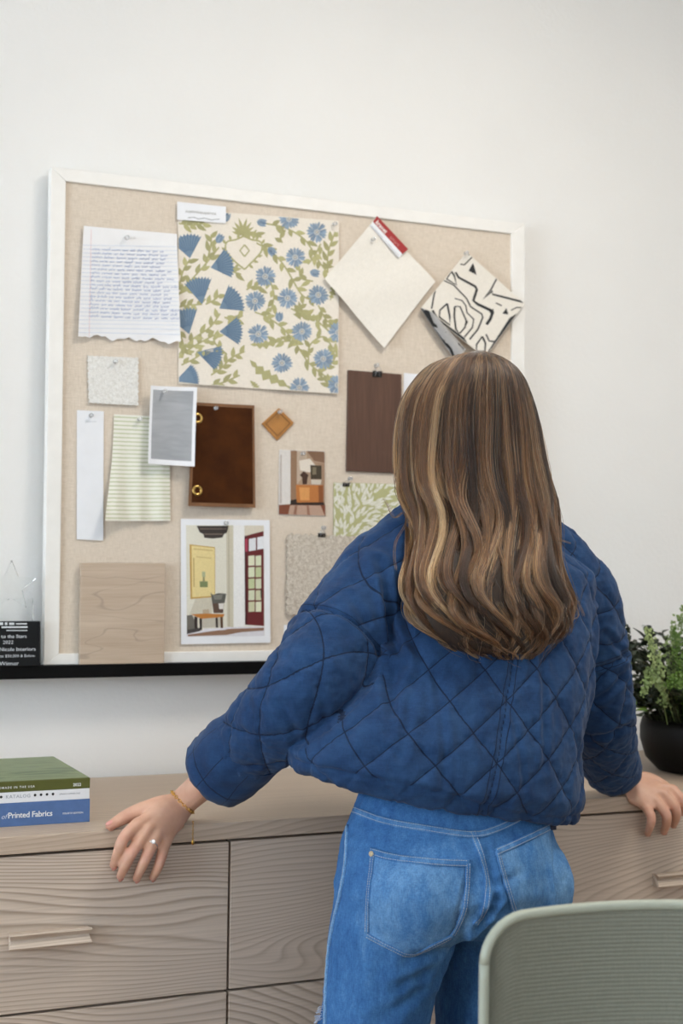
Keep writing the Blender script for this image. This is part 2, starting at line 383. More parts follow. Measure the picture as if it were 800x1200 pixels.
class Sheet:
    """a thin sheet between four corner points (st coordinates: top left, top right, bottom right, bottom left), with its own curl"""
    def __init__(s, TL, TR, BR, BLc, off=None, n0=PN + .0008, thick=.0005, nu=12, nv=12, us=None, vs=None, px=True, edge=None):
        q = [st(*p, n0) if px else np.array(p) for p in (TL, TR, BR, BLc)]
        s.q = q; s.off = off or (lambda u, v: 0.0); s.n0 = n0; s.th = thick; s.edge = edge
        s.us = us if us is not None else np.linspace(0, 1, nu + 1); s.vs = vs if vs is not None else np.linspace(0, 1, nv + 1)
        s.w = np.linalg.norm(q[1] - q[0]); s.h = np.linalg.norm(q[3] - q[0])
    def P(s, u, v, e=0.0):
        a, b, c, d = s.q
        if s.edge is not None: u, v = s.edge(u, v)
        p = a * (1 - u) * (1 - v) + b * u * (1 - v) + c * u * v + d * (1 - u) * v
        return BL(p[0], p[1], s.n0 + s.th + s.off(u, v) + e)
    def uv_of(s, px, py):
        """photo point -> sheet (u, v), inverse bilinear on the flat sheet"""
        p = st(px, py, s.n0); u = v = .5; a, b, c, d = s.q
        for _ in range(12):
            f = a * (1 - u) * (1 - v) + b * u * (1 - v) + c * u * v + d * (1 - u) * v - p
            J = np.stack([(b - a) * (1 - v) + (c - d) * v, (d - a) * (1 - u) + (c - b) * u], 1)
            du = np.linalg.solve(J, -f); u += du[0]; v += du[1]
        return u, v
    def build(s, name, mats, parent=None, facemat=None, smooth=True, inks=None, edge_mat=0):
        if not isinstance(mats, (list, tuple)): mats = [mats]
        vs_, fs, mi, uv = [], [], [], []
        nu, nv = len(s.us), len(s.vs)
        for lay in (0, 1):
            for v in s.vs:
                for u in s.us: vs_.append(s.P(u, v, -s.th * lay)); uv.append((u * s.w, (1 - v) * s.h))
        K = nu * nv
        for j in range(nv - 1):
            for i in range(nu - 1):
                a = j * nu + i; q = (a, a + nu, a + nu + 1, a + 1); fs.append(q)
                mi.append(facemat((s.us[i] + s.us[i + 1]) / 2, (s.vs[j] + s.vs[j + 1]) / 2) if facemat else 0)
                fs.append(tuple(k + K for k in q[::-1])); mi.append(edge_mat)
        rim = [i for i in range(nu)] + [j * nu + nu - 1 for j in range(1, nv)] + [(nv - 1) * nu + i for i in range(nu - 2, -1, -1)] + [j * nu for j in range(nv - 2, 0, -1)]
        kr = len(vs_); nr_ = len(rim)
        for r_ in rim + [r_ + K for r_ in rim]: vs_.append(vs_[r_]); uv.append(uv[r_])
        for k in range(nr_):
            a, b = kr + k, kr + (k + 1) % nr_; fs.append((a, b, b + nr_, a + nr_)); mi.append(edge_mat)
        cols = {}
        mats = list(mats)
        if inks:
            mats.append(INK); im = len(mats) - 1
            for poly, col, lay in inks:
                k = len(vs_); pp = np.array(poly)
                ar = np.sum(pp[:, 0] * np.roll(pp[:, 1], -1) - pp[:, 1] * np.roll(pp[:, 0], -1))
                if ar > 0: poly = poly[::-1]      # v runs down: front faces counter-clockwise seen from the room
                for (u, v) in poly: vs_.append(s.P(u, v, .00012 * (lay + 1))); uv.append((u * s.w, (1 - v) * s.h))
                fs.append(tuple(range(k, k + len(poly)))); mi.append(im); cols[len(fs) - 1] = lin(col)
        me = bpy.data.meshes.new(name); c = np.mean(vs_[:K], axis=0)
        me.from_pydata([tuple(np.array(p) - c) for p in vs_], [], fs); me.polygons.foreach_set('material_index', mi)
        ul = me.uv_layers.new(name='UVMap'); lv = np.array([l.vertex_index for l in me.loops]); ul.data.foreach_set('uv', np.array(uv)[lv].ravel())
        if inks:
            ca = me.color_attributes.new('ink', 'FLOAT_COLOR', 'CORNER'); arr = np.ones((len(me.loops), 4))
            for fi, cc in cols.items():
                p = me.polygons[fi]; arr[p.loop_start:p.loop_start + p.loop_total] = cc
            ca.data.foreach_set('color', arr.ravel())
        sm = np.zeros(len(fs), bool); sm[:2 * (nu - 1) * (nv - 1)] = smooth; me.polygons.foreach_set('use_smooth', sm)
        o = obj(name, me, mats); o.location = tuple(c)
        if parent is not None:
            o.parent = parent; o.location = Vector(c) - parent.location
        return o
def stroke(pts, w):
    """polyline -> list of quads (in the same plane)"""
    P = np.array(pts, float); T = np.gradient(P, axis=0); T /= (np.linalg.norm(T, axis=1)[:, None] + 1e-9); N = np.stack([-T[:, 1], T[:, 0]], 1)
    ww = np.full(len(P), w) if np.isscalar(w) else np.array(w)
    A, B = P + N * ww[:, None] / 2, P - N * ww[:, None] / 2
    return [[A[i], A[i + 1], B[i + 1], B[i]] for i in range(len(P) - 1)]
def leaf_poly(p, ang, L, Wd, n=5, bend=0.0):
    t = np.linspace(0, 1, n); prof = np.sin(PI * t ** 0.8) * Wd / 2; c, s_ = math.cos(ang), math.sin(ang)
    up = [(a * L, b + bend * L * a * a) for a, b in zip(t, prof)]; dn = [(a * L, -b + bend * L * a * a) for a, b in zip(t[::-1][1:-1], prof[::-1][1:-1])]
    return [(p[0] + x * c - y * s_, p[1] + x * s_ + y * c) for x, y in up + dn]
def topx(S, polys):
    return [[S.uv_of(*p) for p in poly] for poly in polys]
def clip01(poly):
    """clip a (u, v) polygon to the unit square"""
    for ax, lo, sg in ((0, .004, 1), (0, .996, -1), (1, .004, 1), (1, .996, -1)):
        out = []
        for i in range(len(poly)):
            a, b = poly[i], poly[(i + 1) % len(poly)]; da, db = sg * (a[ax] - lo), sg * (b[ax] - lo)
            if da >= 0: out.append(a)
            if (da >= 0) != (db >= 0):
                k = da / (da - db); out.append((a[0] + (b[0] - a[0]) * k, a[1] + (b[1] - a[1]) * k))
        poly = out
        if len(poly) < 3: return None
    return poly
def inks_from(S, items):
    """items: (polygon in photo points, colour, layer)"""
    out = []
    for poly, col, lay in items:
        q = clip01([S.uv_of(*p) for p in poly])
        if q: out.append((q, col, lay))
    return out
def text_items(body, px, py, height_px, col, lay=2, ang=0.0, bold=0.0, align='LEFT', shear=0.0, spacing=1.0):
    vs, fs = text_mesh(body, height_px * 1.37, bold * height_px, shear, spacing, align); c, s = math.cos(ang), math.sin(ang)
    pt = [(px + x * c + y * s, py + x * s - y * c) for x, y in vs]
    return [([pt[i] for i in f], col, lay) for f in fs]

# 1 handwritten note on ruled paper
R1 = random.Random(3)
def note_edge(u, v):
    if v > .9: v = v + (v - .9) / .1 * (.012 * math.sin(u * 23) + .010 * math.sin(u * 57 + 1) + .014 * (u > .28) + .018 * (u > .78))
    return u, v
S = Sheet((97, 265.5), (206.5, 274.5), (209, 398), (89.5, 394.5), lambda u, v: .004 + .010 * (2 * abs(u - .45)) ** 2 * (v - .1) * (v > .1) + .004 * (1 - u) ** 4, thick=.0003, nu=26, nv=14, edge=note_edge)
it = []
for k in range(23):
    y0 = 288 + k * 4.62
    it.append(([(96 - (y0 - 288) * .06, y0), (208, y0 + 1.5), (208, y0 + 2.0), (96 - (y0 - 288) * .06, y0 + .5)], (203, 214, 232), 0))
it.append(([(105.5, 270), (106.1, 270), (103.4, 394), (102.8, 394)], (238, 200, 200), 0))
for k in range(18):
    x = 107 - k * .28; y = 293.0 + k * 4.62; xe = R1.uniform(188, 203) if k not in (17,) else 202
    while x < xe:
        wl = R1.uniform(5, 13); n = int(wl * 2.2); pts = []
        for i in range(n):
            pts.append((x + i / n * wl, y + (x - 107) * .035 + 1.25 * math.sin(i * 2.1 + R1.random()) * R1.uniform(.5, 1.2) - (1.6 if R1.random() < .08 else 0)))
        if len(pts) > 3: it += [(q, (168, 179, 209), 1) for q in stroke(pts, .6)]
        x += wl + R1.uniform(1.6, 2.6)
for cx in (143, 147, 151, 155):
    it += [(q, (190, 192, 190), 1) for q in stroke([(cx + i * .8, 279.5 + 1.5 * math.sin(i * 2.3)) for i in range(5)], .5)]
o = S.build('handwritten_note', PAPER, inks=inks_from(S, it)); tag(o, 'white ruled note covered in blue handwriting, torn along the bottom', 'note')
NOTE = S

# 2 floral fabric
BLUE, BLUED, OLV = (142, 161, 180), (112, 134, 158), (176, 172, 124)
S = Sheet((208, 245), (396.5, 259), (395, 462), (208.5, 449.5), lambda u, v: .0018 + .0035 * math.sin(u * 7) ** 2 * v + .004 * v * v * u, thick=.0006, nu=24, nv=24)
it = []; RF = random.Random(11)
def tint(c, k):
    f = RF.uniform(1 - k, 1 + k); return tuple(int(x * f) for x in c)
daisies = [(370.5, 272.5), (345, 302), (310, 324.5), (338, 257), (298, 353), (335.7, 350), (372, 346), (301.8, 391.8), (352.5, 389), (377.5, 421), (328.8, 426), (349, 455), (395, 390), (394, 452)]
for cx, cy in daisies:
    np_ = 19
    for k in range(np_):
        a = 2 * PI * k / np_ + RF.uniform(-.08, .08); r = RF.uniform(11.4, 13.2)
        it.append(([(cx + 2.2 * math.cos(a - .25), cy + 2.2 * math.sin(a - .25)), (cx + r * .8 * math.cos(a - .155), cy + r * .8 * math.sin(a - .155)), (cx + r * math.cos(a), cy + r * math.sin(a)), (cx + r * .8 * math.cos(a + .155), cy + r * .8 * math.sin(a + .155)), (cx + 2.2 * math.cos(a + .25), cy + 2.2 * math.sin(a + .25))],
                   tint(BLUE, .08), 3))
        if k % 2 == 0: it += [(q, (104, 130, 162), 4) for q in stroke([(cx + rr * math.cos(a), cy + rr * math.sin(a)) for rr in (4, 7.5)], .6)]
    for r, c, l in ((3.5, (200, 200, 196), 5), (2.0, BLUED, 6), (1.2, (226, 214, 186), 7)):
        it.append(([(cx + r * math.cos(2 * PI * k / 10), cy + r * math.sin(2 * PI * k / 10)) for k in range(10)], c, l))
def fan(apex, ang, L, spread):
    n = 9; P = [apex]; L *= 1.13; spread *= 1.06
    for k in range(2 * n + 1):
        a = ang + (k / (2 * n) - .5) * spread; r = L * (1.0 if k % 2 == 0 else .9); P.append((apex[0] + r * math.cos(a), apex[1] + r * math.sin(a)))
    it.append((P, (116, 140, 162), 3))
    for k in range(n + 1):
        a = ang + (k / n - .5) * spread * .93
        it.extend([(q, (88, 114, 142), 4) for q in stroke([(apex[0] + L * f * math.cos(a), apex[1] + L * f * math.sin(a)) for f in (.3, .62, .93)], .75)])
for f in (((222, 303), -1.75, 26, 1.25), ((246, 314), -.25, 25, 1.3), ((236, 357), -1.75, 29, 1.0), ((256, 362), -.55, 27, 1.2), ((221, 392), -1.85, 28, 1.1), ((256, 389), -.05, 25, 1.2), ((230, 413), .28, 27, 1.0), ((205, 447), -.35, 25, .9)): fan(*f)
for (cx, cy, a) in ((305, 261, .2), (317, 294, .9), (367, 320, .25), (326, 373, -1.5), (256, 281, -1.0), (264, 256, -1.2)):
    for d in (-.35, 0, .35): it.append((leaf_poly((cx - 5 * math.cos(a), cy - 5 * math.sin(a)), a + d * .8 + PI * 0, 12.5, 6), BLUE if d else BLUED, 3))
def spray(pts, n, L=12.5, wd=5.6, w=1.9, lift=.62):
    P = spline(pts, 26)
    it.extend([(q, OLV, 0) for q in stroke(P, w)])
    for k in range(n):
        i = int(2 + k * 23 / n); d = P[min(i + 1, 25)] - P[i - 1]; a = math.atan2(d[1], d[0]) + (lift if k % 2 else -lift)
        it.append((leaf_poly(P[i], a, L * RF.uniform(.75, 1.2), wd, 5, RF.uniform(-.2, .2)), tint(OLV, .07), 1))
def oakleaf(pts, wmax):
    P = spline(pts, 13); T = np.gradient(P, axis=0); T /= np.linalg.norm(T, axis=1)[:, None]; N = np.stack([-T[:, 1], T[:, 0]], 1)
    for sg in (1, -1):
        for i in range(1, 12, 2):
            wv = wmax * math.sin(PI * (i / 12) ** .8)
            it.append(([P[i - 1], P[i] + N[i] * sg * wv + T[i] * 2.2, P[min(i + 2, 12)]], OLV, 1))
for a in (([(209, 345), (222, 330), (240, 310), (256, 290)], 9), ([(209, 345), (224, 338), (238, 334)], 4), ([(209, 340), (214, 318), (222, 304)], 6), ([(240, 312), (246, 290), (247, 275)], 6), ([(209, 262), (225, 264), (240, 262)], 8),
          ([(209, 416), (225, 398), (245, 384), (257, 368)], 9), ([(209, 418), (230, 404), (256, 390)], 8), ([(212, 428), (228, 420), (238, 412)], 4), ([(209, 385), (215, 408), (213, 420)], 4), ([(246, 440), (258, 432), (270, 420), (286, 412)], 9),
          ([(262, 372), (272, 376), (284, 370)], 5), ([(240, 357), (250, 352), (258, 345)], 4), ([(209, 360), (220, 358), (236, 357)], 5), ([(256, 300), (268, 316), (282, 322)], 4),
          ([(310, 262), (335, 268), (357, 282), (372, 305), (383, 320)], 12), ([(300, 285), (318, 296), (333, 313), (352, 345), (365, 352)], 12), ([(383, 320), (384, 296), (392, 272)], 8), ([(298, 366), (312, 372), (330, 385), (345, 403), (360, 425), (378, 440), (394, 450)], 18),
          ([(312, 320), (320, 345), (316, 366)], 8), ([(352, 400), (340, 400), (315, 402)], 6), ([(366, 330), (352, 326), (350, 312)], 5), ([(360, 425), (362, 405), (378, 395), (390, 410)], 8), ([(372, 358), (382, 376), (392, 380)], 8), ([(376, 434), (388, 425), (395, 410)], 7),
          ([(340, 362), (352, 368), (365, 372), (384, 388)], 9), ([(330, 285), (328, 278), (334, 270)], 3), ([(375, 286), (368, 300), (360, 310)], 4), ([(288, 340), (296, 336), (306, 337)], 4), ([(355, 372), (350, 365), (352, 358)], 4), ([(300, 270), (294, 276), (306, 278)], 3),
          ([(246, 452), (262, 448), (280, 440)], 5), ([(386, 455), (380, 445), (372, 440)], 4), ([(265, 416), (252, 404), (249, 396)], 4)): spray(*a)
oakleaf([(292, 422), (305, 436), (322, 446), (340, 456)], 7.5); oakleaf([(292, 404), (312, 404), (335, 395)], 5.5); oakleaf([(348, 368), (362, 372), (376, 374)], 5); oakleaf([(292, 446), (298, 452), (304, 458)], 4); oakleaf([(396, 322), (390, 340), (386, 352)], 5)
for sg in (1, -1):       # the shield motif and the tuft over it
    for k in range(4): it.append((leaf_poly((284, 276), -PI / 2 + sg * (.12 + k * .34), 21 - k * 2.5, 4.2, 5, sg * .12), OLV, 1))
    out = [(285, 277), (285 + sg * 9, 281), (285 + sg * 20, 284), (285 + sg * 21, 294), (285 + sg * 14, 303), (285 + sg * 8, 309), (286, 316)]
    it.extend([(q, OLV, 0) for q in stroke(spline(out, 18), 2.0)])
    for k, p in enumerate(spline(out, 9)[1:-1]): it.append((leaf_poly(p, math.atan2(p[1] - 297, p[0] - 286) - sg * .5, 6.5, 3.4), OLV, 1))
    it.extend([(q, OLV, 0) for q in stroke([(286, 287), (286 + sg * 5.5, 294), (286, 301)], 1.8)])
RK = plain('floral_ground', (237, 229, 216), .85, .015, 60, sheen_weight=0) if False else cloth_mat('floral_cotton', (235, 227, 214), var=.03)
fl = S.build('floral_fabric_swatch', RK, inks=inks_from(S, it)); FLOR = S
tag(fl, 'large cream fabric swatch printed with blue thistle flowers and olive leaves', 'fabric swatch')
LAB = Sheet((206.5, 237), (263.5, 243), (263.5, 262.5), (206.5, 258), lambda u, v: .006, thick=.0004, nu=4, nv=3)
li = []
for k in range(12): li += [(q, (166, 166, 162), 1) for q in stroke([(216 + k * 3 + i * .7, 248.5 + k * .28 + 1.7 * math.sin(i * 2.2 + k)) for i in range(5)], .65)]
li += [(q, (120, 122, 124), 1) for q in stroke([(219, 256), (226, 255.4), (231, 257.4), (238, 256.4), (246, 258.5), (256, 257.6)], .7)]
LAB.build('paper_label', CARDW, fl, inks=inks_from(LAB, li))

# 3 cream diamond swatch with red header label
S = Sheet((438, 256), (507.5, 331), (446.5, 409), (377.5, 328), lambda u, v: .0095 + .004 * v + .0015 * math.sin(9 * u + 5 * v) - .0012 * (math.exp(-((u - .5) / .02) ** 2) + math.exp(-((v - .48) / .02) ** 2)), thick=.0008, nu=30, nv=30)
cr = S.build('cream_fabric_swatch', cloth_mat('cream_linen', (239, 234, 224), var=.03))
tag(cr, 'plain cream cloth swatch hung as a diamond, with a red header label', 'fabric swatch')
HL = Sheet((438.5, 254.8), (474.8, 293.5), (463.8, 303.3), (430.3, 266.0), lambda u, v: .0145, thick=.0004, vs=np.array([0, .6, 1.0]), nu=6)
a = math.atan2(38, 34.5)
txt = text_items('kravet', 436.0, 262.6, 5.0, (246, 236, 232), 2, a, .035) + text_items('smart', 452.5, 280.0, 4.6, (205, 140, 136), 2, a)
for k in range(26):
    if k not in (11, 12, 14): txt += [(q, (178, 180, 192), 1) for q in stroke([(432.2 + k * 1.22 + i * .3, 266.4 + k * 1.34 + i * .34 + .6 * math.sin(i * 2.5 + k)) for i in range(4)], .6)]
HL.build('header_label', [CARDW, plain('red_label', (166, 42, 44), .5, .02)], cr, facemat=lambda u, v: 1 if v < .6 else 0, inks=inks_from(HL, txt))

# 4 black and white folded swatch
def Z8(p): return (480 + p[0] / 5.714, 290 + p[1] / 5.714)
S = Sheet(Z8((362, 40)), Z8((743, 385)), Z8((470, 745)), Z8((52, 412)), lambda u, v: .012 + .004 * u + .014 * math.exp(-((v - .97) / .10) ** 2) * 0 + .006 * v, thick=.0016, nu=16, nv=16)
K = (38, 40, 42); it = []
for pts, w in (([(400, 70), (345, 125), (318, 120)], 9), ([(258, 165), (225, 220), (290, 260), (275, 195), (255, 168)], 11), ([(285, 175), (305, 210), (360, 240), (415, 270), (425, 290), (400, 365), (430, 390), (515, 430), (530, 440), (510, 490), (485, 525)], 15),
               ([(560, 215), (520, 290), (465, 355), (530, 300), (528, 322), (600, 340), (735, 375)], 11), ([(205, 230), (270, 260), (355, 350), (380, 405), (455, 455), (460, 480), (425, 560), (370, 625)], 9), ([(275, 350), (325, 365), (350, 400), (355, 445), (400, 490), (390, 545), (335, 610)], 8),
               ([(275, 405), (310, 405), (350, 500), (340, 545), (305, 585), (280, 560), (270, 470), (275, 405)], 10), ([(225, 385), (175, 430), (170, 475), (240, 530), (240, 470), (225, 385)], 11), ([(155, 265), (135, 340), (120, 420)], 10), ([(125, 430), (160, 490), (240, 552), (330, 620), (350, 660), (345, 705)], 15),
               ([(550, 380), (590, 400)], 9), ([(650, 430), (690, 410), (735, 412)], 8), ([(455, 605), (415, 660), (415, 705), (470, 705), (475, 650), (455, 605)], 11), ([(480, 590), (500, 635), (540, 640)], 11), ([(330, 50), (345, 58), (360, 46), (380, 60)], 6)):
    w2 = [w * 1.2 * (.75 + .35 * abs(math.sin(3 * k))) for k in range(len(pts))]
    it += [([Z8(p) for p in q], K, 1) for q in stroke(pts, w2)]
for tri in ([(402, 112), (372, 165), (425, 192), (415, 150)], [(620, 415), (592, 452), (632, 457)], [(500, 430), (535, 420), (525, 470)], [(345, 490), (362, 505), (345, 540)]): it.append(([Z8(p) for p in tri], K, 2))
it.append(([Z8(p) for p in ((742, 392), (700, 445), (640, 480), (600, 540), (560, 600), (520, 660), (490, 705), (505, 720), (560, 640), (640, 540), (700, 470), (748, 400))], (48, 50, 52), 2))
bw = S.build('black_and_white_swatch', cloth_mat('ivory_cloth', (233, 227, 216), var=.03), inks=inks_from(S, it))
tag(bw, 'folded ivory fabric swatch with black abstract lines, near the top right frame corner', 'fabric swatch')
FLP = Sheet(Z8((48, 413)), Z8((165, 478)), Z8((352, 690)), Z8((268, 745)), lambda u, v: .016 + .012 * math.sin(PI * u), thick=.001, nu=10, nv=10)
it = []
for pts, w in (([(50, 415), (130, 545), (245, 690), (268, 740)], 12), ([(75, 430), (120, 520), (150, 540), (160, 500)], 22), ([(200, 580), (235, 600), (205, 635), (165, 605)], 8), ([(240, 690), (290, 655), (330, 690)], 18), ([(100, 430), (135, 470)], 26)):
    it += [([Z8(p) for p in q], K, 1) for q in stroke(pts, w)]
FLP.build('turned_back_flap', cloth_mat('cloth_reverse', (176, 175, 174), var=.05), bw, inks=inks_from(FLP, it))

# 5 white nubby swatch
def boucle(name, lo, hi, sc, bump):
    t = NT(name); co = t.coord('UV'); vn = t.n('ShaderNodeTexVoronoi'); t.l(co, vn.inputs[0]); vn.inputs['Scale'].default_value = sc
    f = t.noise(co, sc * .35, 4, .65); h = t.math('ADD', t.math('MULTIPLY', vn.outputs['Distance'], -.6), f)
    return t.done(t.ramp(t.math('ADD', t.math('MULTIPLY', vn.outputs['Distance'], -.5), t.math('ADD', f, .25)), [(.3, lin(lo)), (.7, lin(hi))]), .95, t.bump(h, bump, .003))
def frayed(k): return lambda u, v: (u + (.012 * math.sin(v * 71 + k) + .008 * math.sin(v * 133)) * (1 if u > .95 else -1 if u < .05 else 0), v + (.012 * math.sin(u * 67 + k) + .008 * math.sin(u * 120)) * (1 if v > .95 else -1 if v < .05 else 0))
S = Sheet((102, 417), (161.5, 419.5), (161, 475.5), (103.5, 472.5), lambda u, v: .001 + .002 * v + .0006 * math.sin(40 * u) * math.sin(37 * v), thick=.003, nu=30, nv=28, edge=frayed(1))
tag(S.build('nubby_fabric_swatch', boucle('white_boucle', (222, 220, 214), (246, 245, 241), 420, .6)), 'small square of nubby white fabric pinned below the handwritten note', 'fabric swatch')
# 6 narrow card
S = Sheet((90, 480.5), (121.5, 482), (120.5, 633.5), (89.5, 632), lambda u, v: .002 * v, thick=.0006, nu=3, nv=6)
it = []
for k in range(7): it += [(q, (196, 200, 204), 1) for q in stroke([(100 + k * 1.9 + .5 * i, 494 + .8 * math.sin(i * 2 + k)) for i in range(4)], .5)]
tag(S.build('narrow_card', CARDW, inks=inks_from(S, it)), 'tall narrow blank white card pinned by the left frame rail', 'card')
# 7 striped ticking
def stripe_mat():
    t = NT('green_stripe_cloth'); sx = t.n('ShaderNodeSeparateXYZ'); t.l(t.coord('UV'), sx.inputs[0])
    k = t.math('FRACT', t.math('ADD', t.math('MULTIPLY', sx.outputs[1], 1 / .0083), t.math('MULTIPLY', t.noise(t.coord('UV'), 160, 2), .18)))
    return t.done(t.ramp(k, [(0, lin((236, 235, 224))), (.60, lin((238, 237, 226))), (.68, lin((192, 198, 160))), (.88, lin((196, 202, 166))), (.97, lin((236, 235, 224)))]), .9)
def tick_edge(u, v): return (u - .20 * (1 - u) * v ** 2.2, v + .05 * (1 - u) * v)
S = Sheet((133, 485.5), (197.5, 489), (199, 610.5), (131, 606), lambda u, v: .003 + .006 * math.sin(u * 8 + 1.2) ** 2 * v + .020 * (1 - u) ** 3 * v ** 3, thick=.0006, nu=26, nv=26, edge=tick_edge)
STR = stripe_mat(); tk = S.build('striped_fabric_swatch', STR)
tag(tk, 'cream fabric swatch with thin green stripes, its lower corner curling', 'fabric swatch')
# 8 grey print with white border
def grey_mat():
    t = NT('grey_print'); f = t.noise(t.coord('UV', (10, 60, 1)), 1.5, 5, .6, .5); g = t.noise(t.coord('UV'), 9, 2)
    return t.done(t.mix(.5, t.ramp(f, [(.3, lin((146, 150, 156))), (.7, lin((178, 181, 186)))]), t.ramp(g, [(.3, lin((142, 146, 150))), (.7, lin((186, 189, 193)))])), .5)
bu = np.array([0, .06, .2, .35, .5, .65, .8, .93, 1]); bv = np.array([0, .05, .2, .35, .5, .65, .8, .935, 1])
S = Sheet((172.5, 453.5), (226.5, 455.5), (222.5, 548), (168.5, 544.5), lambda u, v: .020 + .010 * (2 * u - 1) ** 2 * .6 + .010 * (v - .2) ** 2, thick=.0004, us=bu, vs=bv)
tag(S.build('grey_print', [CARDW, grey_mat()], facemat=lambda u, v: 1 if .06 < u < .93 and .05 < v < .935 else 0), 'cloudy grey print with a white border, overlapping the brown swatch', 'print')
# 9 brown leather-like swatch with brass eyelets
def velvet():
    t = NT('brown_velvet'); f = t.noise(t.coord('UV'), 16, 4, .6)
    return t.done(t.ramp(f, [(.3, lin((54, 25, 5))), (.7, lin((80, 42, 11)))]), .8, None, Specular_IOR_Level=.15)
S = Sheet((224, 472), (296.5, 475.5), (296.5, 595.5), (217, 593.5), lambda u, v: .004 + .010 * v * (1 - .3 * u) + .006 * (1 - u) ** 3, thick=.004, us=np.array([0, .04, .2, .4, .6, .8, .965, 1]), vs=np.array([0, .03, .2, .4, .6, .8, .965, 1]))
lv = S.build('brown_swatch', [velvet(), plain('brown_edge', (122, 84, 52), .7, .08)], facemat=lambda u, v: 0 if .04 < u < .965 and .03 < v < .965 else 1, edge_mat=1)
tag(lv, 'dark brown bound swatch with two brass eyelets', 'swatch'); BRS = S
BRASS = plain('brass', (214, 178, 104), .28, .03, 30, Metallic=1.0)
def torus(mb, c, R, r, nrm, n=20, m=8, flat=1.0):
    nrm = np.array(nrm, float); a = np.cross(nrm, (0, 0, 1)); a = a / np.linalg.norm(a) if np.linalg.norm(a) > 1e-3 else np.array([1.0, 0, 0]); b = np.cross(nrm, a); v, f = [], []
    for i in range(n):
        d = a * math.cos(2 * PI * i / n) + b * math.sin(2 * PI * i / n)
        for j in range(m): v.append(np.array(c) + d * (R + r * math.cos(2 * PI * j / m)) + nrm * r * flat * math.sin(2 * PI * j / m))
    for i in range(n):
        for j in range(m): f.append((i * m + j, ((i + 1) % n) * m + j, ((i + 1) % n) * m + (j + 1) % m, i * m + (j + 1) % m))
    mb.add(v, f)
for (px, py) in ((229, 491), (227.5, 575.5)):
    u, v = S.uv_of(px, py); c = S.P(u, v, .0008); mb = MB(); torus(mb, c, .0088, .0030, EN, 24, 8, .5)
    g = bpart(mb, 'eyelet', BRASS, lv, smooth=True)
# 10 tan chip
def slabq(name, quad, n0, th, m, bevel=.0008):
    q = [st(*p, n0 + th) for p in quad]; P = [BL(*p, n0) for p in q]; c = np.mean(P, axis=0)
    mb = MB(); mb.prism(P[::-1], EN * th); return mb.build(name, m, None, bevel=bevel, segs=1, loc=tuple(c))
CH = plain('tan_chip', (176, 122, 62), .45, .08, 25)
ch = slabq('tan_sample_chip', [(327, 478), (344.5, 495.5), (325, 516), (307, 496.5)], PN, .005, CH); tag(ch, 'small tan diamond shaped sample chip', 'sample')
q = [st(*p, PN + .006) for p in ((326.5, 482), (340.5, 495.8), (325.2, 511.5), (311, 496.6))]; mb = MB()
for i in range(4):
    a, b = np.array(q[i]), np.array(q[(i + 1) % 4]); c = (np.array(q[0]) + q[2]) / 2; mb.prism([BL(*p, PN + .005) for p in (a, b, b + (c - b) * .09, a + (c - a) * .09)], EN * .0007)
bpart(mb, 'inlay_line', plain('chip_line', (132, 88, 42), .5), ch)
# 11 small interior photograph
def Z4(p): return (300 + p[0] / 4, 500 + p[1] / 4)
S = Sheet((327, 527), (380, 529), (381, 605), (326, 603), lambda u, v: .001, thick=.0004, nu=2, nv=2)
it = [([Z4(p) for p in P], c, l) for P, c, l in (
    ([(105, 105), (322, 112), (326, 420), (102, 415)], (178, 152, 128), 0), ([(107, 108), (160, 111), (160, 362), (105, 368)], (224, 219, 214), 1), ([(112, 130), (118, 130), (118, 360), (110, 362)], (190, 180, 172), 2), ([(160, 110), (190, 112), (188, 345), (160, 350)], (150, 118, 92), 1),
    ([(190, 112), (235, 112), (240, 210), (190, 270)], (196, 176, 156), 1), ([(200, 160), (250, 150), (275, 180), (250, 215), (205, 205)], (232, 222, 208), 2), ([(235, 112), (320, 116), (320, 170), (270, 160)], (132, 100, 78), 1), ([(270, 170), (320, 172), (320, 275), (305, 275), (300, 185)], (166, 136, 112), 1),
    ([(252, 180), (305, 183), (305, 246), (255, 246)], (70, 60, 44), 3), ([(262, 190), (280, 190), (280, 225), (262, 225)], (128, 118, 96), 4), ([(222, 208), (245, 228), (240, 236), (236, 270), (216, 270), (214, 238), (203, 228)], (72, 48, 36), 4), ([(255, 248), (305, 250), (300, 272), (258, 270)], (214, 204, 190), 3),
    ([(185, 272), (314, 274), (314, 356), (188, 358)], (190, 120, 62), 3), ([(200, 285), (248, 286), (248, 345), (205, 345)], (222, 158, 92), 4), ([(290, 276), (314, 276), (314, 356), (292, 356)], (140, 82, 42), 4), ([(160, 345), (188, 340), (190, 356), (316, 354), (318, 368), (158, 366)], (48, 34, 26), 4),
    ([(103, 366), (322, 366), (326, 420), (101, 416)], (128, 72, 48), 2), ([(158, 368), (300, 370), (322, 420), (148, 416)], (190, 158, 138), 3), ([(180, 370), (192, 370), (186, 417), (172, 417)], (150, 108, 88), 4), ([(235, 370), (245, 370), (252, 418), (238, 418)], (156, 114, 94), 4))]
tag(S.build('sideboard_photo', PAPER, inks=inks_from(S, it), smooth=False), 'small borderless photo of a wooden sideboard in a room', 'photo')
